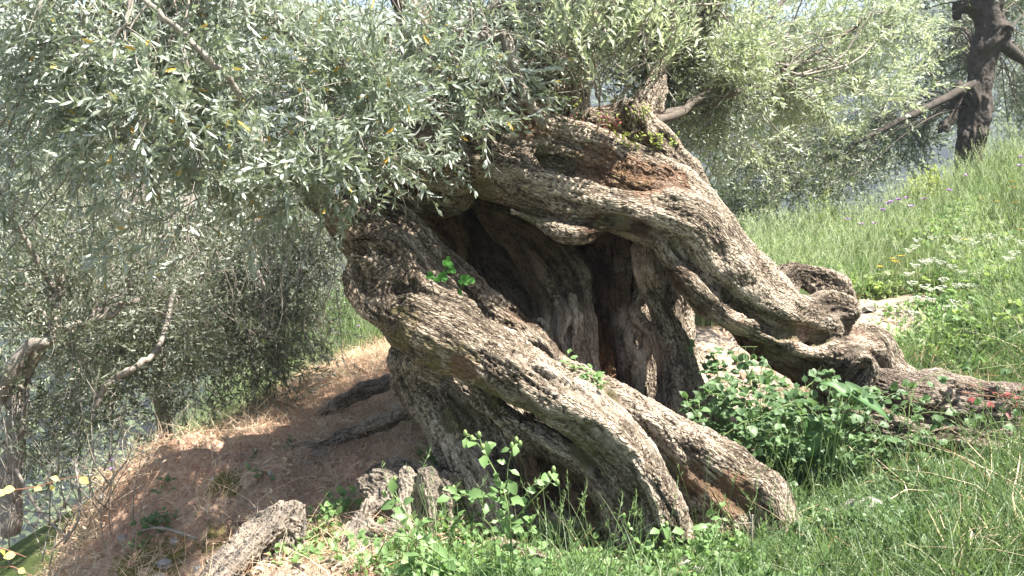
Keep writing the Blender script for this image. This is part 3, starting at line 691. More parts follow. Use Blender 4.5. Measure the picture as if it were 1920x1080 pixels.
def scatter(name, P, Rt, S, protos, parent=None, label=None, cat=None):
    """one object of many small alike pieces, instanced on points by geometry nodes"""
    P = np.asarray(P, float); off = np.array(parent.location) if parent is not None else np.zeros(3)
    me = bpy.data.meshes.new(name); me.vertices.add(len(P)); me.vertices.foreach_set('co', (P-0).ravel().astype(np.float32))
    a = me.attributes.new('rot', 'FLOAT_VECTOR', 'POINT'); a.data.foreach_set('vector', np.asarray(Rt, np.float32).ravel())
    a = me.attributes.new('scl', 'FLOAT', 'POINT'); a.data.foreach_set('value', np.asarray(S, np.float32))
    a = me.attributes.new('pick', 'INT', 'POINT'); a.data.foreach_set('value', rng.integers(0, len(protos.objects), len(P)).astype(np.int32))
    o = obj(name, me, parent)
    ng = bpy.data.node_groups.new(name+'_nodes', 'GeometryNodeTree')
    ng.interface.new_socket('Geometry', in_out='INPUT', socket_type='NodeSocketGeometry')
    ng.interface.new_socket('Geometry', in_out='OUTPUT', socket_type='NodeSocketGeometry')
    N = ng.nodes; i_ = N.new('NodeGroupInput'); o_ = N.new('NodeGroupOutput')
    ci = N.new('GeometryNodeCollectionInfo'); ci.inputs[0].default_value = protos; ci.inputs['Separate Children'].default_value = True; ci.inputs['Reset Children'].default_value = True
    ip = N.new('GeometryNodeInstanceOnPoints'); ip.inputs['Pick Instance'].default_value = True
    def na(n_, t):
        x = N.new('GeometryNodeInputNamedAttribute'); x.data_type = t; x.inputs[0].default_value = n_; return [q for q in x.outputs if q.enabled][0]
    L_ = ng.links; L_.new(i_.outputs[0], ip.inputs['Points']); L_.new(ci.outputs[0], ip.inputs['Instance'])
    L_.new(na('pick', 'INT'), ip.inputs['Instance Index']); L_.new(na('scl', 'FLOAT'), ip.inputs['Scale'])
    er = N.new('FunctionNodeEulerToRotation'); L_.new(na('rot', 'FLOAT_VECTOR'), er.inputs[0]); L_.new(er.outputs[0], ip.inputs['Rotation'])
    L_.new(ip.outputs[0], o_.inputs[0])
    md = o.modifiers.new('scatter', 'NODES'); md.node_group = ng
    tag(o, label, cat, kind='stuff'); return o
def unit(v): return v/(np.linalg.norm(v, axis=-1, keepdims=True)+1e-9)

SP_N = proto_collection([olive_sprig(M['olive'], L=rng.uniform(.2, .32), nl=int(rng.integers(9, 15)), leafL=.065, leafW=.0125, n=3) for _ in range(6)])
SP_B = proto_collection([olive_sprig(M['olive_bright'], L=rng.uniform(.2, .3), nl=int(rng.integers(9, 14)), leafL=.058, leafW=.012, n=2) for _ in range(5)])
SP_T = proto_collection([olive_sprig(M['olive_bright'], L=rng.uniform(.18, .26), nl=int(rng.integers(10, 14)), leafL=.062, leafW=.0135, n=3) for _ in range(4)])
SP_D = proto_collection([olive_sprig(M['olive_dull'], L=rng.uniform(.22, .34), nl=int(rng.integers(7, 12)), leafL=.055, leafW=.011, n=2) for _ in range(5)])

def blob(tb, px, py, D, rx, ry, rd, anchor, nb, ns, out, hang=.0, spread=.8, tr=.009, smin=.75, smax=1.15):
    """foliage mass: nb thin boughs grow from the anchor into an ellipsoid (sizes in photo px at depth D, rd in metres);
    ns shoots sit along them.  tb: MB for bough wood, out: list collecting (p, dir, scale)"""
    c = at(px, py, D); s = D/F; ax_ = np.array([rx*s, rd, ry*s]); A = np.asarray(anchor, float)
    paths = []
    for _ in range(nb):
        q = unit(rng.normal(0, 1, 3))*rng.random()**.45; T = c+q*ax_
        mid1 = A+(T-A)*.35+rng.normal(0, .12, 3)*np.linalg.norm(T-A)*.6; mid2 = A+(T-A)*.7+rng.normal(0, .10, 3)*np.linalg.norm(T-A)*.6
        mid1[2] += .12*np.linalg.norm(T-A)*(1 if hang > 0 else .3)
        P = spline(np.array([A+rng.normal(0, .03, 3), mid1, mid2, T]), 5); P += rng.normal(0, .006, P.shape)
        paths.append(P); r0 = tr*rng.uniform(.6, 1.3)
        tb.tube(P, np.linspace(r0, .0018, len(P)), 5, a=rng.random())
        for _k2 in range(int(rng.integers(2, 5))):       # side twigs
            i = int(rng.integers(len(P)//2, len(P)-1)); d = unit(P[i+1]-P[i])+rng.normal(0, .6, 3); d[2] -= hang*.5
            Q = spline(np.array([P[i], P[i]+unit(d)*.16+rng.normal(0, .02, 3), P[i]+unit(d)*.34+np.array([0, 0, -hang*.08])+rng.normal(0, .03, 3)]), 3)
            tb.tube(Q, np.linspace(.003, .0012, len(Q)), 3, a=rng.random()); paths.append(Q)
    for _ in range(ns):
        P = paths[int(rng.integers(len(paths)))]; i = int(len(P)*(.25+.74*rng.random()**.7)); i = min(i, len(P)-2)
        p = P[i]+rng.normal(0, .035, 3); q = (p-c)/ax_
        if np.linalg.norm(q) > 1.25: continue
        d = unit(P[i+1]-P[i])*.7+unit(rng.normal(0, 1, 3))*spread+np.array([0, 0, .25-hang])
        out.append((p, unit(d), rng.uniform(smin, smax)))
def put(out, name, protos, parent, **kw):
    P = np.array([o[0] for o in out]); Dd = np.array([o[1] for o in out]); S = np.array([o[2] for o in out])
    return scatter(name, P, euler_from(Dd, rng.random(len(P))*6.28), S, protos, parent, **kw)
def branch(parent, pts, mat, name='branch', seg=8, step=5, jit=.006, **kw):
    q = np.array([[*at(p[0], p[1], p[2]), p[3]*p[2]/F] for p in pts]); S = spline(q, step); S[1:-1, :3] += rng.normal(0, jit, (len(S)-2, 3))
    mb = MB(); mb.tube(S[:, :3], S[:, 3]*(1+rng.normal(0, .06, len(S))), seg, a=.5, wob=.25); return obj(name, mb.mesh(name, M[mat]), parent)
M['limb'] = plain_mat('young_olive_bark', (.33, .30, .26), (.17, .145, .12), 25, .85, .6)

# main tree: limbs above the frame and the visible grey branches
branch(olive, [(1060,-40,5.5,58),(1020,-260,5.6,48),(1060,-460,5.8,38),(1000,-700,6.,26)], 'limb', seg=12)
branch(olive, [(1250,70,6.0,15),(1290,-120,6.1,13),(1380,-420,6.2,12),(1500,-600,6.6,9)], 'darktwig', seg=10)
branch(olive, [(755,-10,5.45,26),(660,-120,5.3,24),(540,-200,5.0,20),(380,-260,4.6,16),(200,-280,4.3,12)], 'limb')
branch(olive, [(800,250,5.1,24),(700,180,4.9,20),(560,80,4.5,16),(440,-40,4.2,13),(300,-160,4.0,10)], 'limb')
branch(olive, [(790,140,4.9,13),(830,110,4.85,14),(880,78,4.8,15),(940,72,4.85,15),(975,90,5.0,18)], 'limb')
branch(olive, [(945,60,4.75,11),(962,110,4.72,11),(978,160,4.7,10),(1000,205,4.68,10),(1022,240,4.68,6)], 'limb', jit=.003)
branch(olive, [(870,208,4.55,3.2),(930,198,4.55,3.2),(990,188,4.55,3.4),(1026,186,4.56,3.6),(1027,210,4.6,3.8),(1020,238,4.66,4)], 'limb', seg=5, jit=.002)
branch(olive, [(972,88,4.4,3),(945,130,4.42,3),(915,195,4.46,2.6)], 'limb', seg=5, jit=.003)
branch(olive, [(920,100,4.4,2.4),(940,150,4.42,2.4),(956,190,4.46,2)], 'limb', seg=5, jit=.003)
branch(olive, [(230,-20,3.6,5),(310,30,3.62,5.5),(370,90,3.66,6),(420,140,3.7,7),(448,185,3.8,6),(430,230,3.9,4)], 'limb', seg=7)
branch(olive, [(245,0,3.5,3),(232,50,3.5,3.2),(205,85,3.5,3)], 'limb', seg=5)
branch(olive, [(640,430,4.9,8),(600,380,5.0,10),(560,340,5.1,12),(480,250,5.2,10)], 'limb')
branch(olive, [(1230,230,5.5,9),(1300,195,5.8,8),(1390,110,6.2,7),(1440,40,6.5,5),(1500,-40,6.8,4)], 'darktwig', seg=6)
branch(olive, [(1240,215,5.6,8),(1340,190,6.0,6),(1460,140,6.4,5),(1560,80,6.8,4),(1630,30,7,3)], 'darktwig', seg=6)
branch(olive, [(1230,200,5.6,10),(1250,120,5.9,9),(1330,20,6.3,7),(1400,-100,6.8,5)], 'darktwig', seg=6)
bk = MB(); near_s, bright_s, dull_s, top_s = [], [], [], []
a1 = at(700,180,4.9); a2 = at(540,-200,5.0); a3 = at(380,-260,4.6); a4 = at(660,-120,5.3); a5 = at(860,80,4.9); a6 = at(300,-160,4.0)
for args in [
    (60,20,4.0,170,150,.4,a3,10,150), (260,40,3.9,190,150,.45,a6,12,190), (460,60,4.0,190,160,.45,a2,12,200), (660,80,4.1,170,150,.4,a1,12,190),
    (120,230,4.2,190,140,.45,a6,11,150), (330,230,3.8,170,130,.4,a6,12,170), (520,240,3.9,160,130,.35,a1,11,160), (690,230,4.0,130,110,.3,a1,10,150),
    (800,150,4.3,110,110,.3,a5,8,105), (840,40,4.5,110,90,.3,a4,8,90), (930,120,4.5,70,80,.2,a5,5,36), (770,300,4.3,70,60,.2,a1,6,50),
    (890,250,4.5,45,60,.12,a5,4,22), (300,340,4.2,170,90,.35,a6,9,90), (480,330,4.3,120,80,.3,a1,7,60), (660,360,4.2,30,50,.12,a1,4,14),
    (60,360,4.5,150,130,.4,a6,10,130),(200,420,4.8,170,80,.4,a6,8,80),(420,420,4.9,130,60,.3,a1,6,50),(600,330,4.5,110,80,.3,a1,6,70),(1010,60,4.95,80,90,.2,a5,6,60),(1000,10,4.6,100,50,.2,a5,5,40)]:
    blob(bk, *args, near_s, hang=.15)
# upright shoots on top of the trunk
for args in [(1115,50,4.5,70,100,.2,at(1120,190,4.85),6,60),(1190,100,4.6,70,70,.2,at(1150,200,4.9),4,34),(1260,110,4.7,50,50,.2,at(1190,190,4.9),3,22),(1050,90,4.5,50,60,.15,at(1100,180,4.85),3,22)]:
    blob(bk, *args, top_s, hang=-.5, spread=.5, tr=.004, smin=.9, smax=1.25)
put(top_s, 'upright_shoots', SP_T, olive)
# right hand bough, bright against the slope
b1 = at(1390,110,6.2); b2 = at(1460,140,6.4); b3 = at(1330,20,6.3); b4 = at(1380,-420,6.2)
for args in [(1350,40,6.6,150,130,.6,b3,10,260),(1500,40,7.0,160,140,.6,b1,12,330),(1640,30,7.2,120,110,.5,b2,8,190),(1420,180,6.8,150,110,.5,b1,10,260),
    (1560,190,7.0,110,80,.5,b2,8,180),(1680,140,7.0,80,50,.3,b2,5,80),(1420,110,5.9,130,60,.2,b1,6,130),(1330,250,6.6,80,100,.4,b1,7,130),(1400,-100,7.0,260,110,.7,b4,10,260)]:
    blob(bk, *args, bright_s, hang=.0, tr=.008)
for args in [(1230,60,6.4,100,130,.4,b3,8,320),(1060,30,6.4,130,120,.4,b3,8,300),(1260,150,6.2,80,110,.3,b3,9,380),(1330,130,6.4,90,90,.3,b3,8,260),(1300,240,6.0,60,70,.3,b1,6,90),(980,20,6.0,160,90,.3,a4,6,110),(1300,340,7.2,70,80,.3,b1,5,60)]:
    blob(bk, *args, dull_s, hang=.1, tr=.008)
# crown over the frame, with clumps added to shade the upper trunk
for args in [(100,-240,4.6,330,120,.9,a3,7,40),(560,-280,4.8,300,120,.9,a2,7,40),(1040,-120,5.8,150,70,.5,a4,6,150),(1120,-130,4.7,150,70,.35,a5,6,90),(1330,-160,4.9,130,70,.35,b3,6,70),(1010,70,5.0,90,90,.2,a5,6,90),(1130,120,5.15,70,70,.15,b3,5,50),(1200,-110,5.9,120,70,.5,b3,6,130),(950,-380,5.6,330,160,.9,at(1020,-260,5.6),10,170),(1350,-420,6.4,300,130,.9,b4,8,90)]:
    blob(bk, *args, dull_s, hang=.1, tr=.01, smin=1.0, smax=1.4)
tag(obj('twigs', bk.mesh('twigs', M['twig']), olive), kind='stuff')
# the nearest shoots are parts of their own
near_s.sort(key=lambda o: proj(o[0])[2])
vis = [o for o in near_s if 0 < proj(o[0])[0] < 1000 and 0 < proj(o[0])[1] < 480]
head = vis[:280]; hid = set(id(o) for o in head)
E_ = euler_from(np.array([o[1] for o in head]), rng.random(len(head))*6.28)
for o_, e in zip(head, E_):
    x = obj('leafy_shoot', SP_N.objects[int(rng.integers(len(SP_N.objects)))].data, olive); x.location = o_[0]; x.rotation_euler = e; x.scale = (o_[2],)*3
put([o for o in near_s if id(o) not in hid], 'crown', SP_N, olive)
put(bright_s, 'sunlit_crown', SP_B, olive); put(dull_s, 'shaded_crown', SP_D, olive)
print('main foliage', len(near_s), len(bright_s), len(dull_s), round(time.time()-T0, 1))

# ------------------------------------------------------------------ more plant materials
M['bramble'] = leaf_mat('bramble_leaf', (.06, .115, .045), (.15, .235, .10), (.16, .21, .13), .32, .5, .4)
M['weed'] = leaf_mat('weed_leaf', (.12, .21, .075), (.23, .34, .14), (.2, .27, .15), .4, .45, .4)
M['clover'] = leaf_mat('clover_leaf', (.06, .20, .03), (.10, .28, .05), None, .4, .5, .3)
M['arum'] = leaf_mat('arum_leaf', (.035, .09, .025), (.12, .22, .08), None, .3, .5, .35)
M['redleaf'] = leaf_mat('red_leaf', (.24, .05, .06), (.38, .12, .11), (.28, .12, .11), .3, .5, .3)
M['autumn'] = leaf_mat('yellowing_leaf', (.50, .55, .16), (.62, .50, .22), (.55, .50, .25), .4, .45, .3)
M['grass'] = leaf_mat('grass_blade', (.06, .115, .04), (.15, .21, .085), None, .38, .45, .35)
M['grass_pale'] = leaf_mat('pale_grass_blade', (.22, .28, .15), (.42, .46, .30), None, .4, .5, .35)
M['straw'] = leaf_mat('straw', (.48, .34, .22), (.72, .60, .45), None, .15, .6, .3)
M['redstraw'] = leaf_mat('reddish_dry_stalk', (.38, .18, .12), (.58, .36, .25), None, .2, .6, .2)
M['stem'] = plain_mat('green_stem', (.20, .28, .10), (.14, .20, .07), 40, .6, .1)
M['redstem'] = plain_mat('reddish_stem', (.30, .13, .09), (.22, .12, .07), 40, .6, .1)
M['deadleaf'] = leaf_mat('dead_leaf', (.16, .10, .06), (.42, .32, .22), None, .1, .7, .2)
M['shrub'] = leaf_mat('yellow_green_leaf', (.20, .24, .06), (.38, .40, .12), None, .4, .5, .3)
M['violet'] = plain_mat('violet_petal', (.45, .22, .60), (.55, .34, .68), 60, .7, .1)
M['yellow'] = plain_mat('yellow_petal', (.80, .52, .05), (.75, .40, .03), 60, .7, .1)
M['white'] = plain_mat('white_petal', (.78, .78, .70), (.70, .72, .60), 60, .7, .1)
M['stone'] = plain_mat('grey_stone', (.36, .34, .31), (.22, .21, .19), 14, .9, .6)
M['farbark'] = plain_mat('shaded_olive_bark', (.085, .07, .058), (.04, .033, .027), 12, .9, .9)  # bark darkened so the crown's shade sits in its colour

# ------------------------------------------------------------------ neighbouring trees
def tree(label, base_px, trunk_pts, mat, limbs, blobs, protos, group='olive trees', cat='tree', kind_name='olive_tree', tr=.01, organic_trunk=False, twigmat='darktwig', smin=.9, smax=1.3):
    bp = at(*base_px); bp[2] = float(ground_z(bp[0], bp[1], False)[0])
    t = thing(kind_name, bp, label, cat, group)
    if trunk_pts:
        if organic_trunk: obj('trunk', organic('trunk', [(trunk_pts[0], .05)]+[(q, .04) for q in trunk_pts[1:]], [], .045, M[mat], None, levels=1, disp=(2, 2, 1), seed=9), t)
        else:
            for i, q_ in enumerate(trunk_pts): branch(t, q_, mat, 'trunk' if i == 0 else 'branch', seg=10)
    for q_ in limbs: branch(t, q_, mat, 'branch', seg=6)
    mb = MB(); o = []
    for args in blobs: blob(mb, *args, o, hang=.15, tr=tr, smin=smin, smax=smax)
    if mb.n: tag(obj('twigs', mb.mesh('twigs', M[twigmat]), t), kind='stuff')
    put(o, 'crown', protos, t); return t
T_ = at(1840,120,12); T2 = at(1800,200,12); T3 = at(1860,0,12)
tree('dark upright olive tree with a knobbly trunk on the grassy crest at right', (1815,340,12.0),
  [[(1820,400,12,27),(1815,320,12,26),(1825,250,12,27),(1832,190,12,28),(1845,110,12,25),(1855,40,12,24),(1850,-60,12,27),(1840,-200,12,22)],
   [(1830,200,12,22),(1800,165,11.9,16),(1795,200,11.8,12),(1770,240,11.8,10)],[(1850,90,11.9,18),(1880,60,11.9,18),(1882,82,11.9,12)],[(1855,20,12,18),(1800,10,12,12),(1795,30,12,9)]], 'farbark',
  [[(1840,150,12,10),(1760,190,11.6,8),(1680,230,11.2,6),(1600,270,11,4)],[(1850,60,12,12),(1930,120,12.3,9),(2000,160,12.5,7)],[(1850,-50,12,14),(1700,-60,11.5,9),(1560,-40,11,6)]],
  [(1690,225,12.9,130,60,.6,T2,9,300),(1600,280,12.4,110,50,.6,T2,7,190),(1770,60,13.4,110,110,.8,T_,8,260),(1900,30,13.6,100,130,.8,T_,8,420),(1760,150,14.5,100,90,.8,T_,8,220),(1950,150,14.5,90,140,.8,T_,8,300),(1920,220,13.6,70,60,.8,T_,6,150),(1700,-60,11.6,220,110,1,T3,9,240),(1990,120,13.4,110,160,.8,T_,8,150),(1480,330,11.2,90,60,.7,T2,6,90)],
  SP_D, organic_trunk=True, smin=1.2, smax=1.8)
B_ = at(1480,360,16)
tree('grey-green bushy olive behind the bright right-hand foliage', (1450,460,15.5), [[(1450,500,15.5,12),(1440,420,15.5,11),(1450,330,15.5,9),(1500,200,15.5,7)]], 'farbark', [],
  [(1420,380,15.5,110,75,1.2,at(1445,430,15.5),10,320),(1520,300,16,120,90,1.2,at(1445,380,15.5),10,300),(1600,180,17,160,160,1.5,at(1470,300,15.5),10,340),(1380,250,16,110,110,1.3,at(1450,330,15.5),8,200)], SP_D, tr=.02, smin=1.6, smax=2.4)
# left slope
L1 = at(40,640,5.6)
tree('forked olive trunk leaning in from the left edge of the photo', (20,960,5.6),
  [[(15,1000,5.6,24),(22,880,5.6,22),(30,800,5.6,20),(35,720,5.6,19),(60,670,5.6,16),(100,620,5.6,12),(105,560,5.7,9),(130,480,5.8,7)],
   [(35,740,5.6,14),(5,740,5.6,12),(-40,735,5.6,12)],[(-10,760,5.55,12),(20,700,5.5,14),(50,650,5.5,12),(90,640,5.5,8)]], 'limb', [[(100,620,5.6,9),(180,600,5.7,6),(260,560,5.8,5)],[(110,560,5.7,7),(60,470,5.6,5),(20,400,5.5,4)]],
  [(60,480,5.6,130,100,.5,at(105,560,5.7),9,250),(120,620,5.6,110,90,.5,at(100,620,5.6),9,150),(60,800,5.4,90,90,.4,at(35,720,5.6),7,45),(220,560,5.9,110,120,.5,at(180,600,5.7),9,200)], SP_D, smin=.75, smax=1.1, twigmat='twig')
tree('slender grey-stemmed olive whose trunk shows below the front canopy at left', (300,800,7.0),
  [[(310,830,7.0,13),(300,700,7.0,13),(298,600,7.0,14),(302,500,7.0,15),(322,430,7.0,16),(350,390,7.0,14),(400,300,7.2,12)],
   [(205,800,7.2,8),(208,640,7.2,11),(212,520,7.2,14),(225,440,7.2,16),(255,385,7.2,16),(290,330,7.2,13)],[(478,700,6.8,3),(472,640,6.8,4),(498,570,6.8,4.5),(480,500,6.8,5),(460,420,6.8,5)]], 'limb',
  [[(181,765,5.6,5),(190,732,5.6,6.5),(218,708,5.6,6.5),(258,686,5.6,6),(300,640,6.0,5),(330,540,6.4,5)]],
  [(400,500,7.0,150,110,.6,at(322,430,7.0),16,460),(550,490,7.2,115,110,.6,at(460,420,6.8),15,360),(370,640,6.8,170,90,.6,at(300,560,6.9),15,400),(510,620,6.8,100,80,.5,at(478,640,6.8),12,250),(200,480,7.2,140,110,.6,at(225,440,7.2),14,340),(250,400,7.3,200,60,.6,at(255,385,7.2),12,260),(130,700,6.6,110,90,.5,at(208,640,7.2),10,180),(300,740,6.6,130,60,.4,at(300,700,6.8),8,110),(110,780,5.9,110,80,.4,at(208,660,7.0),8,120),(220,690,6.4,110,70,.4,at(208,640,7.0),8,130),(480,700,6.7,90,50,.3,at(472,640,6.8),7,80)],
  SP_D, smin=.8, smax=1.15, twigmat='twig', tr=.007)
tree('far hazy olive closing the view behind the left-hand foliage', (300,760,17), [[(300,790,17,9),(300,600,17,9),(310,400,17,8),(300,200,17,7)]], 'farbark', [],
  [(40,80,17,200,220,1.6,at(200,200,17),14,560),(200,300,17,260,160,1.6,at(300,400,17),14,460),(450,150,17,240,170,1.6,at(300,300,17),12,460),(100,420,17,210,170,1.5,at(300,500,17),12,360),(400,430,17,220,150,1.5,at(300,500,17),12,340),(420,640,17,160,80,1.2,at(300,600,17),8,160),(60,600,17,120,60,1,at(300,600,17),6,80),
   (800,80,17,240,200,1.5,at(300,200,17),10,330),(1150,100,17,200,180,1.5,at(300,200,17),8,300)], SP_D, tr=.02, smin=2.2, smax=3.2)
G_ = at(500,560,12)
tree('hazy olive thicket farther down the slope behind the left trunks', (420,700,11.5), [[(430,760,11.5,10),(430,640,11.5,10),(450,520,11.5,9)]], 'farbark', [],
  [(480,540,11.5,170,100,1.2,at(440,600,11.5),12,380),(250,580,12,200,100,1.3,at(440,640,11.5),12,330),(300,420,12,300,120,1.2,at(450,520,11.5),12,400),(80,300,12,220,200,1.2,at(300,500,12),10,400),(40,560,12,120,100,1,at(300,500,12),8,160)], SP_D, tr=.02, smin=1.3, smax=1.9)
print('trees', round(time.time()-T0, 1))

# ------------------------------------------------------------------ grass, straw, flowers
def clump(mat, n, h, wd, lean, seg=4, spread=.05, seed_heads=0, mat2=None):
    mb = MB()
    for i in range(n):
        hh = h*rng.uniform(.45, 1.1); a = rng.random()*6.28; le = lean*rng.uniform(.2, 1.3); w_ = wd*rng.uniform(.6, 1.2)
        b0 = rng.normal(0, spread, 2); t = np.linspace(0, 1, seg+1)
        r_ = le*hh*t**1.8; z = hh*(t-.25*le*t**2.5); c_ = np.c_[b0[0]+np.cos(a)*r_, b0[1]+np.sin(a)*r_, z]
        sd = np.array([-math.sin(a+rng.normal(0,.5)), math.cos(a), 0]); ww = w_*(1-t**1.5)*.5
        V = np.concatenate([c_[:-1]-sd*ww[:-1, None], c_[:-1]+sd*ww[:-1, None], c_[-1:]])
        f4 = [(j, seg+j, seg+j+1, j+1) for j in range(seg-1)]; mb.add(V, [(seg-1, 2*seg-1, 2*seg)], f4, rng.random()*.97)
    for i in range(seed_heads):
        a = rng.random()*6.28; hh = h*rng.uniform(.9, 1.35); t = np.linspace(0, 1, 5); P = np.c_[rng.normal(0, spread)+np.cos(a)*.25*hh*t**2, rng.normal(0, spread)+np.sin(a)*.25*hh*t**2, hh*t]
        mb.tube(P, np.linspace(.0012, .0008, 5), 3, a=.9)
        for k in range(7):
            p = P[-1]+(P[-2]-P[-1])*k*.09; d = np.array([rng.normal(), rng.normal(), 1.2]); add_leaf(mb, p, d, rng.normal(0, 1, 3), .018, .004, .95, n=1, shape=[1])
    return mb.mesh('grass_clump', mat)
GR_T = proto_collection([clump(M['grass'], 16, .26, .006, .9, 4, .05, 1) for _ in range(4)]+[clump(M['grass_pale'], 12, .30, .004, .7, 4, .05, 4) for _ in range(2)])
GR_S = proto_collection([clump(M['grass'], 18, .13, .006, 1.1, 3, .05) for _ in range(4)]+[clump(M['grass_pale'], 12, .12, .004, 1.0, 3, .05) for _ in range(2)]+[clump(M['grass'], 8, .30, .0045, 1.1, 5, .07, 3)])
ST = proto_collection([clump(M['straw'], 16, .10, .003, 2.6, 3, .06) for _ in range(3)]+[clump(M['redstraw'], 10, .12, .003, 2.0, 3, .05) for _ in range(2)])
def fern(mat, n=9, L=.09):
    mb = MB()
    for i in range(n):
        a = rng.random()*6.28; d = np.array([math.cos(a), math.sin(a), rng.uniform(.3, 1.2)]); p = rng.normal(0, .03, 3)*[1, 1, .2]
        st = unit(d)*L*rng.uniform(.3, 1.0); mb.tube(np.array([p, p+st*.5, p+st]), .0012, 3, a=.5)
        for k in range(3):
            d2 = unit(d)+rng.normal(0, .5, 3); add_leaf(mb, p+st, d2, (0, 0, 1), L*.38*rng.uniform(.6, 1.2), L*.26, rng.random()*.97, n=3, shape=[.85, 1, .7])
    return mb.mesh('weed_clump', mat)
M['meadow'] = leaf_mat('meadow_weed_leaf', (.16, .22, .09), (.34, .40, .20), None, .4, .5, .3)
WDM = proto_collection([fern(M['meadow'], 18, .09) for _ in range(3)]+[fern(M['weed'], 10, .10) for _ in range(2)])
WD = proto_collection([fern(M['weed']) for _ in range(4)]); WDD = proto_collection([fern(M['bramble'], 10, .10) for _ in range(4)])
def ground_pts(n, x0, x1, y0, y1, cond):
    x = rng.uniform(x0, x1, n); y = rng.uniform(y0, y1, n); k = cond(x, y); x, y = x[k], y[k]
    return np.c_[x, y, ground_z(x, y)-.01]
def up_rot(n, tilt=.18): return np.c_[rng.normal(0, tilt, n), rng.normal(0, tilt, n), rng.random(n)*6.28]
def tall(x, y):
    g, p = green_mask(x, y); return rng.random(len(x)) < g*(x > .9)*smst(y-.35*(x-2), 5.6, 6.8)*.95
P = ground_pts(9000, .8, 7.5, 5.0, 13.6, tall); P2 = ground_pts(3500, -4, 1.5, 8, 13, lambda x, y: rng.random(len(x)) < green_mask(x, y)[0]*.8)
P = np.concatenate([P, P2]); scatter('tall_grass', P, up_rot(len(P)), rng.uniform(.8, 1.5, len(P)), GR_T, None, 'tall green grass of the sloping meadow behind the tree', 'grass')
def low(x, y):
    g, p = green_mask(x, y); foot = 1-.85*smst(x, -.5, -.2)*(1-smst(x, .75, 1.1))*smst(y, 3.55, 3.8); logf = 1-.8*smst(x, 1.6, 1.9)*smst(y, 4.55, 4.7)*(1-smst(y, 5.4, 5.6)); return rng.random(len(x)) < g*foot*logf*(1-.8*smst(y-.35*(x-2), 5.6, 7.2))
P = ground_pts(9500, -.5, 4.5, 3.0, 8.0, low); scatter('short_grass', P, up_rot(len(P), .25), rng.uniform(.7, 1.5, len(P)), GR_S, None, 'short grass around the foot of the hollow trunk', 'grass')
def dry(x, y):
    g, p = green_mask(x, y); z = ground_z(x, y, False); return rng.random(len(x)) < (1-g)*(1-p*.85)*(1-smst(x, .6, 1.4)*.6)
P = ground_pts(9500, -3.4, 2.5, 3.6, 10, dry); scatter('dry_grass', P, up_rot(len(P), .5), rng.uniform(.5, 1.2, len(P)), ST, None, 'matted dry straw and reddish dead stalks on the bank at left', 'dry grass')
def litter(mats, n, L, W):
    out = []
    for mt in mats:
        mb = MB()
        for k in range(n): add_leaf(mb, rng.normal(0, .06, 3)*[1, 1, .12]+[0, 0, .01], (*rng.normal(0, 1, 2), rng.normal(0, .25)), (rng.normal(0, .3), rng.normal(0, .3), 1), L*rng.uniform(.7, 1.2), W, rng.random()*.97, n=2, shape=[.95, .9])
        out.append(mb.mesh('dead_leaves', M[mt]))
    return out
LT = proto_collection(litter(['straw', 'redstraw', 'deadleaf'], 9, .05, .012))
P = ground_pts(3600, -3.2, 3.0, 3.6, 8.5, lambda x, y: rng.random(len(x)) < (1-green_mask(x, y)[0])*.9+.05)
scatter('leaf_litter', P, up_rot(len(P), .25), rng.uniform(.6, 1.1, len(P)), LT, None, 'fallen dry olive leaves strewn on bare earth', 'leaf litter')
def pebble():
    V = unit(rng.normal(0, 1, (1, 3))); ph = np.linspace(0, 6.283, 7)[:-1]; V = np.concatenate([[[0, 0, .6]], np.c_[np.cos(ph), np.sin(ph), np.full(6, .25)]*rng.uniform(.7, 1.2, (6, 1)), np.c_[np.cos(ph+.4), np.sin(ph+.4), np.full(6, -.35)]*.9])
    f3 = [(0, 1+i, 1+(i+1) % 6) for i in range(6)]; f4 = [(1+i, 7+i, 7+(i+1) % 6, 1+(i+1) % 6) for i in range(6)]; return mesh_np('pebble', V*.014, [np.array(f3), np.array(f4)], M['stone'], False)
PBm = [pebble() for _ in range(6)]; M['clod'] = plain_mat('earth_clod', (.46, .34, .25), (.28, .19, .13), 30, .95, .8)
for q_ in PBm[2:]: q_.materials[0] = M['clod']
PB = proto_collection(PBm)
P = ground_pts(4200, -3.2, 3.4, 3.6, 8.8, lambda x, y: rng.random(len(x)) < (1-green_mask(x, y)[0]))
scatter('pebbles', P, up_rot(len(P), .5), rng.lognormal(-.2, .7, len(P)), PB, None, 'loose small stones and clods on the bare ground', 'pebbles')
ww = [(1900,560,6.8,160,60),(1800,640,6.6,120,60),(1850,520,7.5,150,60),(860,1060,3.9,200,35),(1330,1030,4.05,150,40),(830,860,4.9,40,40),(480,900,5.2,30,20),(260,1010,4.8,40,30),(1640,900,4.7,150,60),(1120,1070,3.8,120,30),(600,1050,4.4,60,25),(1600,990,4.2,200,50)]
Wp, Wd = [], []
for i, (px, py, D, rx, ry) in enumerate(ww):
    n = int(rx*ry/ (34 if i in (3, 4, 9) else 60)*(.35 if i in (6, 7) else 1)); q = np.array([at(px+rng.normal(0, rx*.5), py+rng.normal(0, ry*.5), D) for _ in range(n)])
    x, y = q[:, 0], q[:, 1]+rng.normal(0, .25, n); (Wd if i in (8, 11, 6, 7) else Wp).append(np.c_[x, y, ground_z(x, y)])
mp_ = ground_pts(5200, 1.6, 7.5, 5.6, 13.4, lambda x, y: (fbm(np.c_[x, y, 0*x], .9, 2, 1) > .03) & (green_mask(x, y)[0] > .6))
scatter('meadow_weeds', mp_, up_rot(len(mp_), .3), rng.uniform(1.1, 2.3, len(mp_)), WDM, None, 'taller broad-leaved weeds in patches among the meadow grass', 'weeds')
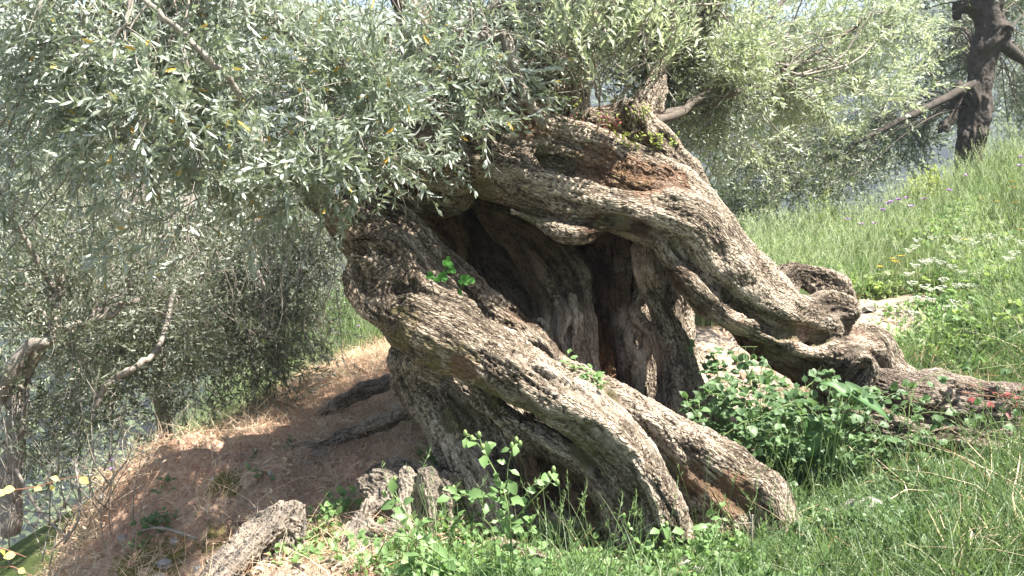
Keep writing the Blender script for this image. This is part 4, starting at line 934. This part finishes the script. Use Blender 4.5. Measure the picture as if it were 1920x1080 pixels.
sp2 = ground_pts(1500, 1.2, 7.5, 3.4, 13.2, lambda x, y: green_mask(x, y)[0] > .5)
scatter('dead_grass_tufts', sp2, up_rot(len(sp2), .3), rng.uniform(1.0, 2.4, len(sp2)), ST, None, 'dead straw tufts mixed through the green meadow', 'dry grass')
Wp = np.concatenate(Wp); Wd = np.concatenate(Wd)
scatter('low_weeds', Wp, up_rot(len(Wp), .3), rng.uniform(.6, 1.2, len(Wp)), WD, None, 'fresh green low weeds growing round the trunk foot', 'weeds')
scatter('dark_weeds', Wd, up_rot(len(Wd), .3), rng.uniform(.5, 1.1, len(Wd)), WDD, None, 'dark green creeping weeds among grass and moss', 'weeds')

def flower(name, px, py, D, mat, label, group, kind, h=.3, r=.02):
    p = at(px, py, D); g = float(ground_z(p[0], p[1])[0])
    if p[2]-g > h*1.6 or p[2] < g: p[2] = g+h*rng.uniform(.8, 1.15)
    t = thing(name, (p[0], p[1], g), label, kind, group); mb = MB()
    top = p-np.array([p[0], p[1], g]); hgt = p[2]-g; P_ = np.array([[p[0], p[1], g], [p[0]+.01, p[1], g+hgt*.5], [p[0], p[1], p[2]]]); mb.tube(spline(P_, 3), .0022, 4); obj('stem', mb.mesh('stem', M['stem']), t)
    mb = MB(); c = np.array([p[0], p[1], p[2]])
    if mat == 'white':
        for k in range(9):
            a = k*.7; q = c+np.array([math.cos(a)*r*1.3, math.sin(a)*r*1.3, rng.uniform(-.01, .01)]); mb.tube(np.array([c-[0, 0, .03], q]), .001, 3); 
            for j in range(4): add_leaf(mb, q, np.array([math.cos(j*1.57), math.sin(j*1.57), .3]), (0, 0, 1), r*.5, r*.4, .5, n=1, shape=[1])
    else:
        nn = 14 if mat == 'violet' else 9
        for k in range(nn):
            a = k*6.283/nn; add_leaf(mb, c, np.array([math.cos(a), math.sin(a), rng.uniform(.2, 1.0) if mat == 'violet' else .25]), (0, 0, 1), r*rng.uniform(.9, 1.2), r*.55, .5, n=1, shape=[1])
    obj('flower_head', mb.mesh('flower_head', M[mat]), t); return t
ORD = ['first', 'second', 'third', 'fourth', 'fifth', 'sixth', 'seventh', 'eighth', 'ninth', 'tenth', 'eleventh', 'twelfth', 'thirteenth', 'fourteenth', 'fifteenth']
def ranked(L): return [(o_+(k,)) for k, o_ in enumerate(sorted(L))]
for px, py, D, k in ranked([(1670,380,9.8),(1685,376,9.8),(1708,388,9.6),(1732,374,9.8),(1780,358,10),(1640,420,9.4),(1614,422,9.6),(1590,412,10),(1665,383,9.9),(1810,330,10.4),(1912,312,9.5),(1914,296,9.6),(1700,372,10.2),(1655,395,10)]):
    flower('violet_flower', px, py, D, 'violet', ORD[k]+' violet thistle-like flower from the left in the tall grass near the meadow crest', 'violet meadow flowers', 'flower', .55, .04)
for px, py, D, k in ranked([(1898,340,9),(1904,352,9),(1840,372,9.2),(1870,378,9),(1675,485,8.6),(1678,490,8.5),(1690,480,8.6),(1683,492,8.6),(1650,500,8.5),(1810,450,8.4),(1760,606,6.9),(1762,612,6.9),(1778,622,6.8),(1905,380,8.8),(1915,430,8.5)]):
    flower('yellow_flower', px, py, D, 'yellow', ORD[k]+' small yellow-orange flower from the left in the bright meadow grass', 'yellow meadow flowers', 'flower', .5, .034)
for i in range(60):
    px, py = rng.uniform(1700,1915), rng.uniform(440,600); D = np.interp(py, [430, 620], [8.6, 6.8])
    flower('white_flower', px, py, D, 'white', 'small white flower head in the sunlit meadow grass at right', 'white meadow flowers', 'flower', .48, .026)
for px, py, D, k in ranked([(672,612,8.4),(676,632,8.4),(710,615,8.5),(598,688,7.6),(210,880,5.6),(212,945,5.3)]):
    flower('violet_flower', px, py, D, 'violet', ORD[k]+' small pale violet flower from the left on the slope left of the trunk', 'violet slope flowers', 'flower', .2, .018)
def fine_shrub(px, py, D, rx, ry, n, label):
    b0 = at(px, py+ry, D); b0[2] = min(b0[2], float(ground_z(b0[0], b0[1], False)[0])); t = thing('shrub', b0, label, 'shrub', 'meadow shrubs'); mb = MB(); lf = MB(); s = D/F
    for k in range(n):
        T = at(px, py, D)+unit(rng.normal(0, 1, 3))*rng.random()**.4*np.array([rx*s, rx*s*.8, ry*s]); Pp = spline(np.array([b0, (b0+T)/2+rng.normal(0, .05, 3), T]), 4); mb.tube(Pp, np.linspace(.006, .0015, len(Pp)), 4)
        for j in range(34):
            q = Pp[int(rng.integers(3, len(Pp)))]+rng.normal(0, .05, 3); add_leaf(lf, q, rng.normal(0, 1, 3)+[0, 0, .8], (0, 0, 1), .05, .016, rng.random()*.97, n=1, shape=[1])
    tag(obj('branches', mb.mesh('branches', M['stem']), t), kind='stuff'); tag(obj('foliage', lf.mesh('foliage', M['shrub']), t), kind='stuff')
fine_shrub(1545,400,12.2,75,45,60,'yellow-green flowering shrub on the crest left of the meadow')
fine_shrub(1480,430,12.5,60,40,44,'low yellow-green shrub beside the leaning limb')
fine_shrub(1740,340,11.5,45,38,40,'thin yellow-green shrub just left of the dark upright tree')

# ------------------------------------------------------------------ bramble bush and other leafy plants with separate leaves
def leaf_mesh(name, mat, L, W, n=5, shape=None, curl=.2, fold=.2, a=.5):
    V, f3, f4 = leaf_geo(L, W, curl, fold, n, shape); return mesh_np(name, V, [f3, f4] if len(f4) else f3, M[mat], True, {'tint': np.full(len(V), a)})
OV = [.62, .92, 1.0, .82, .5]
BL = [leaf_mesh('leaf', 'bramble', .060*k, .048*k, 5, OV, rng.uniform(0, .3), .25, a) for k, a in ((1, .2), (.85, .5), (1.1, .7), (.75, .9), (.95, .05))]
def leaves_at(parent, meshes, items, limit=280, name='leaf'):
    """items: (p, d, up, scale); nearest ones as single leaf objects, the rest joined"""
    for p, d, u, s in items[:limit]:
        o = bpy.data.objects.new(name, meshes[int(rng.integers(len(meshes)))]); link(o, parent)
        Mx = frame(np.asarray(d, float), np.asarray(u, float)); o.matrix_basis = Matrix.Translation(Vector(p)) @ Matrix(Mx.tolist()).to_4x4() @ Matrix.Scale(s, 4)
    rest = items[limit:]
    if rest:
        mb = MB(); me = meshes[0]; V = np.empty(len(me.vertices)*3); me.vertices.foreach_get('co', V); V = V.reshape(-1, 3)
        f3 = [list(q.vertices) for q in me.polygons if len(q.vertices) == 3]; f4 = [list(q.vertices) for q in me.polygons if len(q.vertices) == 4]
        for p, d, u, s in rest: mb.add((V*s) @ frame(np.asarray(d, float), np.asarray(u, float)).T+p, f3, f4, rng.random()*.97)
        tag(obj('foliage', mb.mesh('foliage', me.materials[0]), parent), kind='stuff')
def spray(parent, stems, mat, meshes, gap=.035, trif=True, rad=.003, limit=280, cam_bias=.5, ls=(.7, 1.2), petiole=.03, name='stem'):
    items = []; pt = MB()
    for pts in stems:
        q = np.array([at(*p[:3]) for p in pts]) if len(pts[0]) == 3 else np.array(pts); S = spline(q, 6); mb = MB()
        mb.tube(S, np.linspace(rad, rad*.4, len(S)), 5, a=.5); obj(name, mb.mesh(name, M[mat]), parent)
        L = np.r_[0, np.cumsum(np.linalg.norm(np.diff(S, axis=0), axis=1))]; s = gap*rng.uniform(1, 3)
        while s < L[-1]:
            p = np.array([np.interp(s, L, S[:, j]) for j in range(3)]); d = unit(rng.normal(0, 1, 3)*[1, .8, .7]+[0, -.3, .2]); pe = p+d*petiole*rng.uniform(.6, 1.3)
            pt.tube(np.array([p, pe]), rad*.35, 3)
            for k in ((-.9, 0, .9) if trif else (0,)):
                dd = unit(d+rng.normal(0, .15, 3)+np.cross(d, [0, 0, 1])*k*1.1); u = np.array([rng.normal(0, .4), -cam_bias+rng.normal(0, .3), 1.0]); items.append((pe, dd, u, rng.uniform(*ls)))
            s += gap*rng.uniform(.6, 1.5)
    if pt.n: tag(obj('petioles', pt.mesh('petioles', M[mat]), parent), kind='stuff')
    order = sorted(items, key=lambda it: proj(it[0])[2]); leaves_at(parent, meshes, order, limit); return items
def plant(name, px, py, D, label, cat, group=None):
    p = at(px, py, D); return thing(name, p, label, cat, group)
br = plant('bramble_bush', 1480, 880, 4.75, 'dark green leafy bramble bush between the root lobe and the lying log', 'bush')
stems = []
for k in range(50):
    bx_, by_ = 1470+rng.normal(0, 60), 900+rng.normal(0, 15); tx, ty = 1470+rng.normal(0, 95), 768+rng.normal(0, 62); D0, D1 = 4.75+rng.normal(0, .08), 4.7+rng.normal(0, .16)
    stems.append([(bx_, by_, D0), ((bx_+tx)/2+rng.normal(0, 20), (by_+ty)/2-15, (D0+D1)/2), (tx, ty, D1), (tx+rng.normal(0, 35), ty+35, D1-.06)])
stems += [[(1440,800,4.7),(1400,700,4.65),(1385,655,4.65),(1420,650,4.6)],[(1400,850,4.7),(1340,760,4.7),(1310,770,4.7)],[(1560,900,4.7),(1620,820,4.65),(1640,790,4.6)],[(1400,820,4.75),(1350,720,4.7),(1330,690,4.7)]]
spray(br, stems, 'stem', BL, gap=.03, limit=290, ls=(.4, .85))
bv = plant('bramble_vine', 1740, 860, 4.8, 'thin bramble stems trailing over the lying log at right', 'vine')
spray(bv, [[(1700,880,4.9),(1760,790,4.85),(1800,800,4.8),(1850,840,4.7),(1915,850,4.7)],[(1690,860,4.9),(1720,780,4.85),(1790,775,4.8),(1830,770,4.8)],[(1620,860,4.8),(1680,850,4.7),(1740,850,4.7)],[(1700,880,4.9),(1720,720,5.0),(1850,690,5.0),(1918,682,5.0)],[(1780,880,4.7),(1850,800,4.7),(1900,790,4.7)]], 'stem', BL, gap=.07, ls=(.6, 1.0))
rv = plant('red_leaved_creeper', 1860, 770, 5.05, 'crimson-leaved creeper lying on top of the log at far right', 'vine')
RL = [leaf_mesh('leaf', 'redleaf', .05*k, .03*k, 4, [.6, 1, .85, .5], .2, .3, a) for k, a in ((1, .2), (.8, .6), (1.1, .9))]
spray(rv, [[(1800,735,5.0),(1850,742,4.95),(1915,748,4.95)],[(1815,720,5.05),(1870,735,5.0),(1925,728,5.0)],[(1840,755,4.95),(1880,765,4.95),(1915,757,4.95)]], 'redstem', RL, gap=.04, ls=(.45, .8))
# arum: big arrow-shaped leaves
def arrow_leaf(L, W):
    out = np.array([(0,0),( .18,-.28),(.42,-.22),(.50,.05),(.42,.35),(.25,.65),(0,1.0),(-.25,.65),(-.42,.35),(-.50,.05),(-.42,-.22),(-.18,-.28)]); V = [(0, 0, 0), (0, .35*L, -.02*L), (0, .7*L, -.06*L)]
    V += [(x*W, y*L, abs(x)*.5*W-.22*L*max(y, 0)**2+rng.normal(0, .006)) for x, y in out[1:]]; n = len(V)
    f = [(0, 4, 3), (0, 5, 4), (0, 6, 5), (0, 1, 6), (1, 7, 6), (1, 2, 7), (2, 8, 7), (2, 9, 8), (1, 10, 2), (2, 10, 9), (1, 11, 10), (0, 11, 1), (0, 12, 11), (0, 13, 12)]
    f = [q for q in f if max(q) < n]; return np.array(V), np.array(f)
ar = plant('arum_plant', 1560, 900, 4.5, 'plant with broad glossy arrow-shaped leaves rising from the bramble bush', 'plant')
for (px, py, D), dd, u, L, W, a in [((1520,800,4.56), (-.05,-.35,-1), (.35,-.75,.5), .16, .13, .3),((1600,738,4.56), (.75,-.2,-.42), (-.1,-.5,.9), .24, .09, .6),((1580,735,4.5), (-.5,.2,.3), (0,-.4,.9), .12, .08, .8)]:
    V, f = arrow_leaf(L, W); V = V @ frame(np.array(dd, float), np.array(u, float)).T+at(px, py, D)
    me_ = mesh_np('leaf', V, f, M['arum'], True, {'tint': np.r_[.95, .95, .95, np.full(len(V)-3, .1)]}); o = obj('leaf', me_, ar); md = o.modifiers.new('s', 'SUBSURF'); md.levels = md.render_levels = 2
    mb = MB(); mb.tube(spline(np.array([at(1560,880,4.55), (at(px,py,D)+at(1560,860,4.55))/2+[0,0,.05], at(px,py,D)]), 5), .004, 5); obj('leaf_stalk', mb.mesh('leaf_stalk', M['stem']), ar)
# clover-like plants in the hollow
CL = [leaf_mesh('leaf', 'clover', .034*k, .034*k, 4, [.55, .95, 1.0, .75], .15, .1, a) for k, a in ((1, .2), (.85, .8))]
for (px, py, D, n, label) in [(825,528,4.56,7,'bright green three-lobed plant on the left rim of the hollow, larger of two'),(862,552,4.54,4,'bright green three-lobed plant on the left rim of the hollow, smaller of two')]:
    cl = plant('clover_plant', px, py, D, label, 'plant'); b0 = at(px, py, D); items = []; mb = MB()
    for k in range(n):
        q = b0+np.array([rng.uniform(-.06, .06), -.03, rng.uniform(.0, .10)])*(1 if n > 5 else .7); mb.tube(np.array([b0, (b0+q)/2+[0, -.02, .01], q]), .0012, 4)
        for j in range(3): an = j*2.09+rng.normal(0, .2)+1.57; items.append((q, (math.cos(an), -.2, math.sin(an)*.8), (0, -1, .5), rng.uniform(.7, 1.0)))
    obj('stems', mb.mesh('stems', M['stem']), cl); leaves_at(cl, CL, items)
WL = [leaf_mesh('leaf', 'weed', .045*k, .03*k, 4, [.5, 1.0, .8, .55], .25, .25, a) for k, a in ((1, .2), (.8, .7), (.65, .5))]
for pts, lab in [([[(1060,665,4.45),(1075,690,4.4),(1095,705,4.4)],[(1100,720,4.35),(1120,712,4.33),(1140,722,4.3)],[(1085,705,4.38),(1110,722,4.33),(1128,730,4.3)],[(1090,700,4.4),(1130,705,4.36),(1100,690,4.36)]],'pale green leafy weed on the crest of the front root beside the lit heartwood')]:
    pl = plant('leafy_weed', 1095, 715, 4.4, lab, 'plant'); spray(pl, pts, 'stem', WL, gap=.016, rad=.0015, petiole=.015, ls=(.5, .9))
# sow thistles in the foreground
def thistle(label, base, stems, buds, group='flowering weeds'):
    t = plant('sow_thistle', *base, label, 'weed', group); spray(t, stems, 'stem', WL, gap=.018, trif=False, rad=.0030, petiole=.012, ls=(.4, 1.5), cam_bias=.8)
    for (px, py, D) in buds:
        mb = MB(); c = at(px, py, D)
        mb.tube(np.array([c-[0, 0, .012], c-[0, 0, .004], c+[0, 0, .006], c+[0, 0, .013]]), np.array([.003, .008, .008, .003]), 7); o = obj('bud', mb.mesh('bud', M['stem']), t)
thistle('tall sow thistle in front of the trunk with three budded tops', (950,1070,3.75),
  [[(960,1080,3.7),(950,940,3.72),(915,860,3.75),(885,820,3.75),(872,812,3.75)],[(955,1000,3.7),(930,960,3.72),(870,925,3.75),(850,915,3.75)],[(965,1080,3.7),(955,960,3.68),(952,880,3.68),(968,825,3.68)],[(960,980,3.7),(1000,935,3.68),(1030,905,3.68),(1038,880,3.68)],[(950,940,3.72),(900,925,3.7),(840,935,3.7)],[(915,860,3.75),(905,840,3.75),(898,815,3.75)],[(985,1080,3.7),(990,1000,3.68),(1010,960,3.66)],[(930,1080,3.7),(925,1000,3.68),(905,970,3.66)]],
  [(872,812,3.75),(898,815,3.75),(885,822,3.75),(968,825,3.68),(975,832,3.68),(960,835,3.68),(1038,880,3.68),(1045,905,3.68),(850,915,3.75),(905,838,3.7),(1030,890,3.68)])
thistle('low sprawling sow thistle in front of the hollow stump', (880,1075,3.7), [[(880,1080,3.7),(820,1020,3.72),(760,960,3.75),(735,905,3.78)],[(870,1080,3.65),(780,1010,3.7),(700,1010,3.72),(650,1000,3.72)],[(850,1080,3.65),(780,1050,3.66),(720,1040,3.7)],[(760,960,3.75),(740,930,3.76),(720,925,3.76)]], [(735,903,3.78),(720,925,3.76),(740,898,3.78),(730,912,3.78),(650,1000,3.72)])
thistle('slim weed with small buds standing before the front root end', (1215,1075,3.9), [[(1240,1080,3.9),(1210,1030,3.9),(1180,1000,3.92),(1170,970,3.92)],[(1270,1080,3.9),(1262,1030,3.9),(1250,985,3.9)],[(1210,1030,3.9),(1230,1010,3.9),(1240,990,3.9)]], [(1170,968,3.92),(1250,983,3.9),(1178,985,3.92)])
thistle('leafy weed climbing the foot of the mossy root lobe', (1330,1060,4.0), [[(1330,1080,4.0),(1340,1000,4.02),(1350,950,4.04)],[(1350,1080,4.0),(1375,1010,4.02),(1390,985,4.02)],[(1300,1080,4.0),(1310,1030,4.0),(1300,990,4.0)],[(1340,1080,4.),(1320,1000,4.),(1360,970,4.)]], [(1350,948,4.04)])
AU = [leaf_mesh('leaf', 'autumn', .042*k, .032*k, 5, OV, .2, .25, a) for k, a in ((1, .2), (.85, .8), (.7, .5))]
for stems_, lab, b_ in [([[(-40,930,2.6),(20,920,2.6),(70,912,2.6),(110,900,2.6),(150,892,2.6)]],'yellowing leafy shoot with a red stem reaching in at the left edge, upper one',(-40,930,2.6)),
                     ([[(-40,1020,2.5),(10,1030,2.5),(50,1045,2.5)],[(-20,1070,2.5),(20,1062,2.5),(60,1080,2.5)]],'yellowing leafy shoots in the bottom left corner, lower ones',(-40,1030,2.5))]:
    t = plant('bramble_shoot', *b_, lab, 'plant', 'yellowing shoots'); spray(t, stems_, 'redstem', AU, gap=.034, trif=False, rad=.002, petiole=.008, ls=(.6, .95), cam_bias=1.2)
# small succulents on the upper trunk
SU = [leaf_mesh('leaf', 'shrub', .022, .016, 3, [.8, 1, .8], .1, .2, .3), leaf_mesh('leaf', 'redleaf', .022, .016, 3, [.8, 1, .8], .1, .2, .8)]
for i, (px, py, D, lab) in enumerate([(1065,195,4.92,'tiny yellow-green plant on the trunk top beside the pale broken branch'),(1115,225,4.9,'yellow and red stonecrop clump in the notch of the upper trunk'),(1150,235,4.92,'orange-tinged stonecrop left of the burl'),(1180,265,4.95,'small green tuft under the burl on the upper trunk'),(1240,265,4.98,'green sprig on the back ridge right of the burl'),(1215,210,5.0,'green sprig growing behind the burl')]):
    t = plant('stonecrop', px, py, D, lab, 'plant', 'small plants on the upper trunk')
    sts = []
    for k in range(7): dx = rng.normal(0, 12); sts.append([(px+dx, py+16, D), (px+dx+rng.normal(0, 4), py, D-.01), (px+dx*1.5, py-14*rng.uniform(.5, 1.4), D-.02)])
    spray(t, sts, 'redstem' if i in (1, 2) else 'stem', SU[::1] if i in (1, 2) else SU[:1], gap=.012, trif=False, rad=.0014, petiole=.004, ls=(.6, 1.1))
print('plants', round(time.time()-T0, 1))

# ------------------------------------------------------------------ stumps, split log, stones, sticks
def wood_thing(name, label, cat, base_px, chains, carves=[], attr=None, h=.014, disp=(1,1,1), seed=0, group=None):
    p = at(*base_px); t = thing(name, p, label, cat, group); obj('wood', organic(name, chains, carves, h, M['greywood'], attr, seed=seed, disp=disp), t); return t
wood_thing('tree_stump', 'low grey weathered stump with a dark rotten hole, left of the trunk foot', 'stump', (760,990,4.45),
  [([(745,935,4.5,46),(765,1000,4.46,50),(765,1070,4.42,56)], .03),([(795,930,4.48,42),(800,1000,4.45,44),(800,1070,4.4,48)], .03),([(712,905,4.5,12),(705,960,4.42,14),(700,1040,4.34,18)], .015),([(760,890,4.42,12),(755,950,4.34,13),(750,1040,4.28,16)], .015),([(800,890,4.4,12),(808,950,4.34,13),(812,1040,4.3,16)], .015),([(838,905,4.44,13),(842,970,4.4,14),(850,1040,4.36,18)], .015),([(700,960,4.4,20),(690,1010,4.36,26),(740,1020,4.3,30),(760,1060,4.3,30)], .03),([(715,1000,4.3,22),(760,1010,4.28,24),(800,1050,4.25,30)], .03),([(690,910,4.52,22),(740,885,4.52,20),(800,888,4.52,22)], .03)],
  [([(714,965,4.28,20),(718,975,4.4,22)], .012),([(818,980,4.28,11),(812,1010,4.28,10)], .012)], lambda V: {'pale': balls(V, [(770,940,4.4,90),(730,1010,4.3,80)])*.2}, disp=(.5,1.7,1.6), h=.012, seed=3)
wood_thing('tree_stump', 'small bleached broken stump at the bottom edge, left of the larger stump', 'stump', (660,1060,4.2),
  [([(672,970,4.3,12),(660,1010,4.25,20),(655,1060,4.2,26),(650,1120,4.2,30)], .03),([(690,980,4.3,10),(690,1040,4.25,20),(690,1100,4.2,26)], .02)], [], lambda V: {'pale': np.ones(len(V))*.35}, h=.010, seed=11)
wood_thing('split_log', 'grey split piece of weathered wood leaning on the mossy bank', 'log', (500,1030,4.4),
  [([(552,945,4.2,12),(500,1000,4.1,16),(450,1050,4.0,18),(415,1095,3.95,20)], .012),([(525,950,4.22,9),(465,990,4.2,9),(405,1040,4.12,9),(380,1080,4.1,9)], .01),([(558,955,4.22,14),(556,1010,4.2,18),(545,1080,4.15,20)], .015),([(540,965,4.22,18),(515,1030,4.18,24),(480,1090,4.12,26)], .02),([(500,975,4.2,12),(440,1030,4.12,14),(400,1080,4.05,14)], .012)], [], lambda V: {'pale': np.ones(len(V))*.2}, h=.010, seed=21, disp=(.5,1.8,1.8))
obj('exposed_root', organic('exposed_root', [([(575,790,6.4,8),(620,765,6.2,12),(680,735,6.0,16),(740,715,5.7,16),(790,700,5.4,18)], .03)], [], .014, M['oldwood'], None, seed=31), olive)
obj('exposed_root', organic('exposed_root', [([(500,850,5.8,10),(570,840,5.65,11),(640,818,5.5,12),(720,795,5.3,13),(780,770,5.1,12)], .03)], [], .012, M['oldwood'], None, seed=33), olive)
def stone(px, py, D, r, lab):
    th = np.linspace(0, np.pi, 12); ph = np.linspace(0, 2*np.pi, 18, endpoint=False); A, B = np.meshgrid(th, ph, indexing='ij')
    P = np.c_[(np.sin(A)*np.cos(B)).ravel(), (np.sin(A)*np.sin(B)).ravel()*.8, np.cos(A).ravel()*.55]; c = at(px, py, D); c[2] = float(ground_z(c[0], c[1])[0])+r*.12
    P = P*r*(1+fbm(P+px, .7, 3)[:, None]*.7); i, j = np.arange(11)[:, None]*18, np.arange(18)[None]; j2 = (j+1) % 18
    f = np.stack([i+j, i+18+j, i+18+j2, i+j2], -1).reshape(-1, 4); o = obj('stone', mesh_np('stone', P, f, M['stone'])); o.location = c; tag(o, lab, 'stone', 'stones')
stone(1625,965,4.3,.10,'pale grey stone half sunk in the grass at bottom right, left one'); stone(1680,955,4.35,.09,'pale grey stone half sunk in the grass at bottom right, right one')
stone(1300,1075,3.95,.09,'light stone at the bottom edge below the front root'); stone(850,895,4.75,.07,'small stone on the pale earth left of the trunk leg')
for i, (pts, lab) in enumerate([([(460,820,5.7,2),(475,880,5.5,3),(468,905,5.4,2)],'short pale dry twig standing on the straw bank'),([(30,880,5.2,3),(75,960,5.1,3),(130,1010,5.0,2)],'dead grey stick sloping at the bottom left'),([(120,1020,5.0,2),(150,960,5.0,3),(140,860,5.1,2)],'thin upright dry stick at bottom left'),
    ([(1410,1030,3.9,2),(1410,980,3.9,2.4),(1411,965,3.9,2)],'thin upright dry stalk in front of the mossy root lobe'),([(1530,1020,3.9,2),(1540,1075,3.85,2.4)],'bent dry stalk in the grass right of the root lobe'),([(250,1000,4.9,2),(300,990,4.8,3),(370,1010,4.7,3)],'small dead twig lying across the mossy bank')]):
    q = np.array([[*at(p[0], p[1], p[2]), p[3]*p[2]/F] for p in pts]); S = spline(q, 5); mb = MB(); mb.tube(S[:, :3], S[:, 3], 5, wob=.3)
    for k in range(2): a_ = S[int(len(S)*.4)+k, :3]; mb.tube(np.array([a_, a_+rng.normal(0, .05, 3)]), .002, 4)
    tag(obj('dry_twig', mb.mesh('dry_twig', M['twig'])), lab, 'twig', 'dry twigs')
# bare twiggy undergrowth along the left bank
tw = MB()
for k in range(70):
    x0, y0 = rng.uniform(-40, 260), rng.uniform(860, 1080); p = at(x0, y0, rng.uniform(4.8, 5.6)); d = unit(np.array([rng.normal(0, .5), rng.normal(0, .4), 1.0])); S = spline(np.array([p, p+d*.2+rng.normal(0, .04, 3), p+d*.42+rng.normal(0, .08, 3)]), 4); tw.tube(S, np.linspace(.0045, .0012, len(S)), 4)
for k in range(60):
    x0, y0 = rng.uniform(560, 740), rng.uniform(700, 880); p = at(x0, y0, np.interp(y0, [660, 880], [6.8, 5.1])); p[2] = float(ground_z(p[0], p[1])[0]); d = unit(np.array([rng.normal(0, .8), rng.normal(0, .4), .5])); S = spline(np.array([p, p+d*.1+rng.normal(0, .02, 3), p+d*.2+rng.normal(0, .04, 3)]), 4); tw.tube(S, np.linspace(.002, .0008, len(S)), 3)
tag(obj('dead_twigs', tw.mesh('dead_twigs', M['twig'])), 'tangle of thin bare dead twigs along the bank at left', 'twigs', kind='stuff')

# drooping bare twigs in the shade of the left-hand trees, and the wooded far slope
tw = MB()
for k in range(230):
    x0, y0 = rng.uniform(120, 640), rng.uniform(330, 560); p = at(x0, y0, rng.uniform(6.2, 7.4)); L_ = rng.uniform(.25, .75); d = np.array([rng.normal(0, .25), rng.normal(0, .2), -1.])
    S = spline(np.array([p, p+d*L_*.35+rng.normal(0, .04, 3), p+d*L_*.7+rng.normal(0, .05, 3), p+d*L_+rng.normal(0, .06, 3)]), 3); tw.tube(S, np.linspace(.004, .0012, len(S)), 3)
    j = len(S)//2; tw.tube(np.array([S[j], S[j]+[rng.normal(0, .08), rng.normal(0, .05), -.12], S[j]+[rng.normal(0, .16), rng.normal(0, .08), -.26]]), np.array([.002, .0015, .0008]), 3)
tag(obj('hanging_twigs', tw.mesh('hanging_twigs', M['twig'])), 'curtain of thin bare drooping twigs at left', 'twigs', kind='stuff')
M['farleaf'] = leaf_mat('far_woodland_leaf', (.07, .10, .045), (.22, .25, .12), None, .3, .7, .1)
FWD = proto_collection([fern(M['farleaf'], 40, .10) for _ in range(4)])
ra = rng.uniform(100, 420, 9000); th_ = rng.uniform(-.7, .7, 9000); hx_, hy_ = ra*np.sin(th_), ra*np.cos(th_)
from mathutils.bvhtree import BVHTree
bv_ = BVHTree.FromPolygons([tuple(q) for q in hv], [tuple(int(k) for k in q) for q in hf]); hp = []
for x_, y_ in zip(hx_, hy_):
    h_ = bv_.ray_cast(Vector((x_, y_, 500)), Vector((0, 0, -1)))[0]
    if h_ is not None: hp.append((x_, y_, h_[2]))
hp = np.array(hp); scatter('far_wood', hp, up_rot(len(hp), .2), rng.uniform(25, 60, len(hp)), FWD, None, 'dark scrubby woodland covering the far hillside', 'woodland')

# ------------------------------------------------------------------ air
def box_mesh(lo, hi):
    V = np.array([[x, y, z] for x in (lo[0], hi[0]) for y in (lo[1], hi[1]) for z in (lo[2], hi[2])], float)
    return V, np.array([(0, 1, 3, 2), (4, 6, 7, 5), (0, 4, 5, 1), (2, 3, 7, 6), (0, 2, 6, 4), (1, 5, 7, 3)])
HAZE = 1
if HAZE:
    V, f = box_mesh((-900, -900, -120), (900, 900, 100)); m, nt, o_ = new_mat('haze_air')
    pv = nt.nodes.new('ShaderNodeVolumePrincipled'); pv.inputs['Density'].default_value = .0010; pv.inputs['Color'].default_value = (.74, .85, 1, 1); pv.inputs['Anisotropy'].default_value = .2
    nt.links.new(pv.outputs[0], o_.inputs['Volume']); tag(obj('haze', mesh_np('haze', V, f, m, False)), kind='stuff')
print('done', round(time.time()-T0, 1))
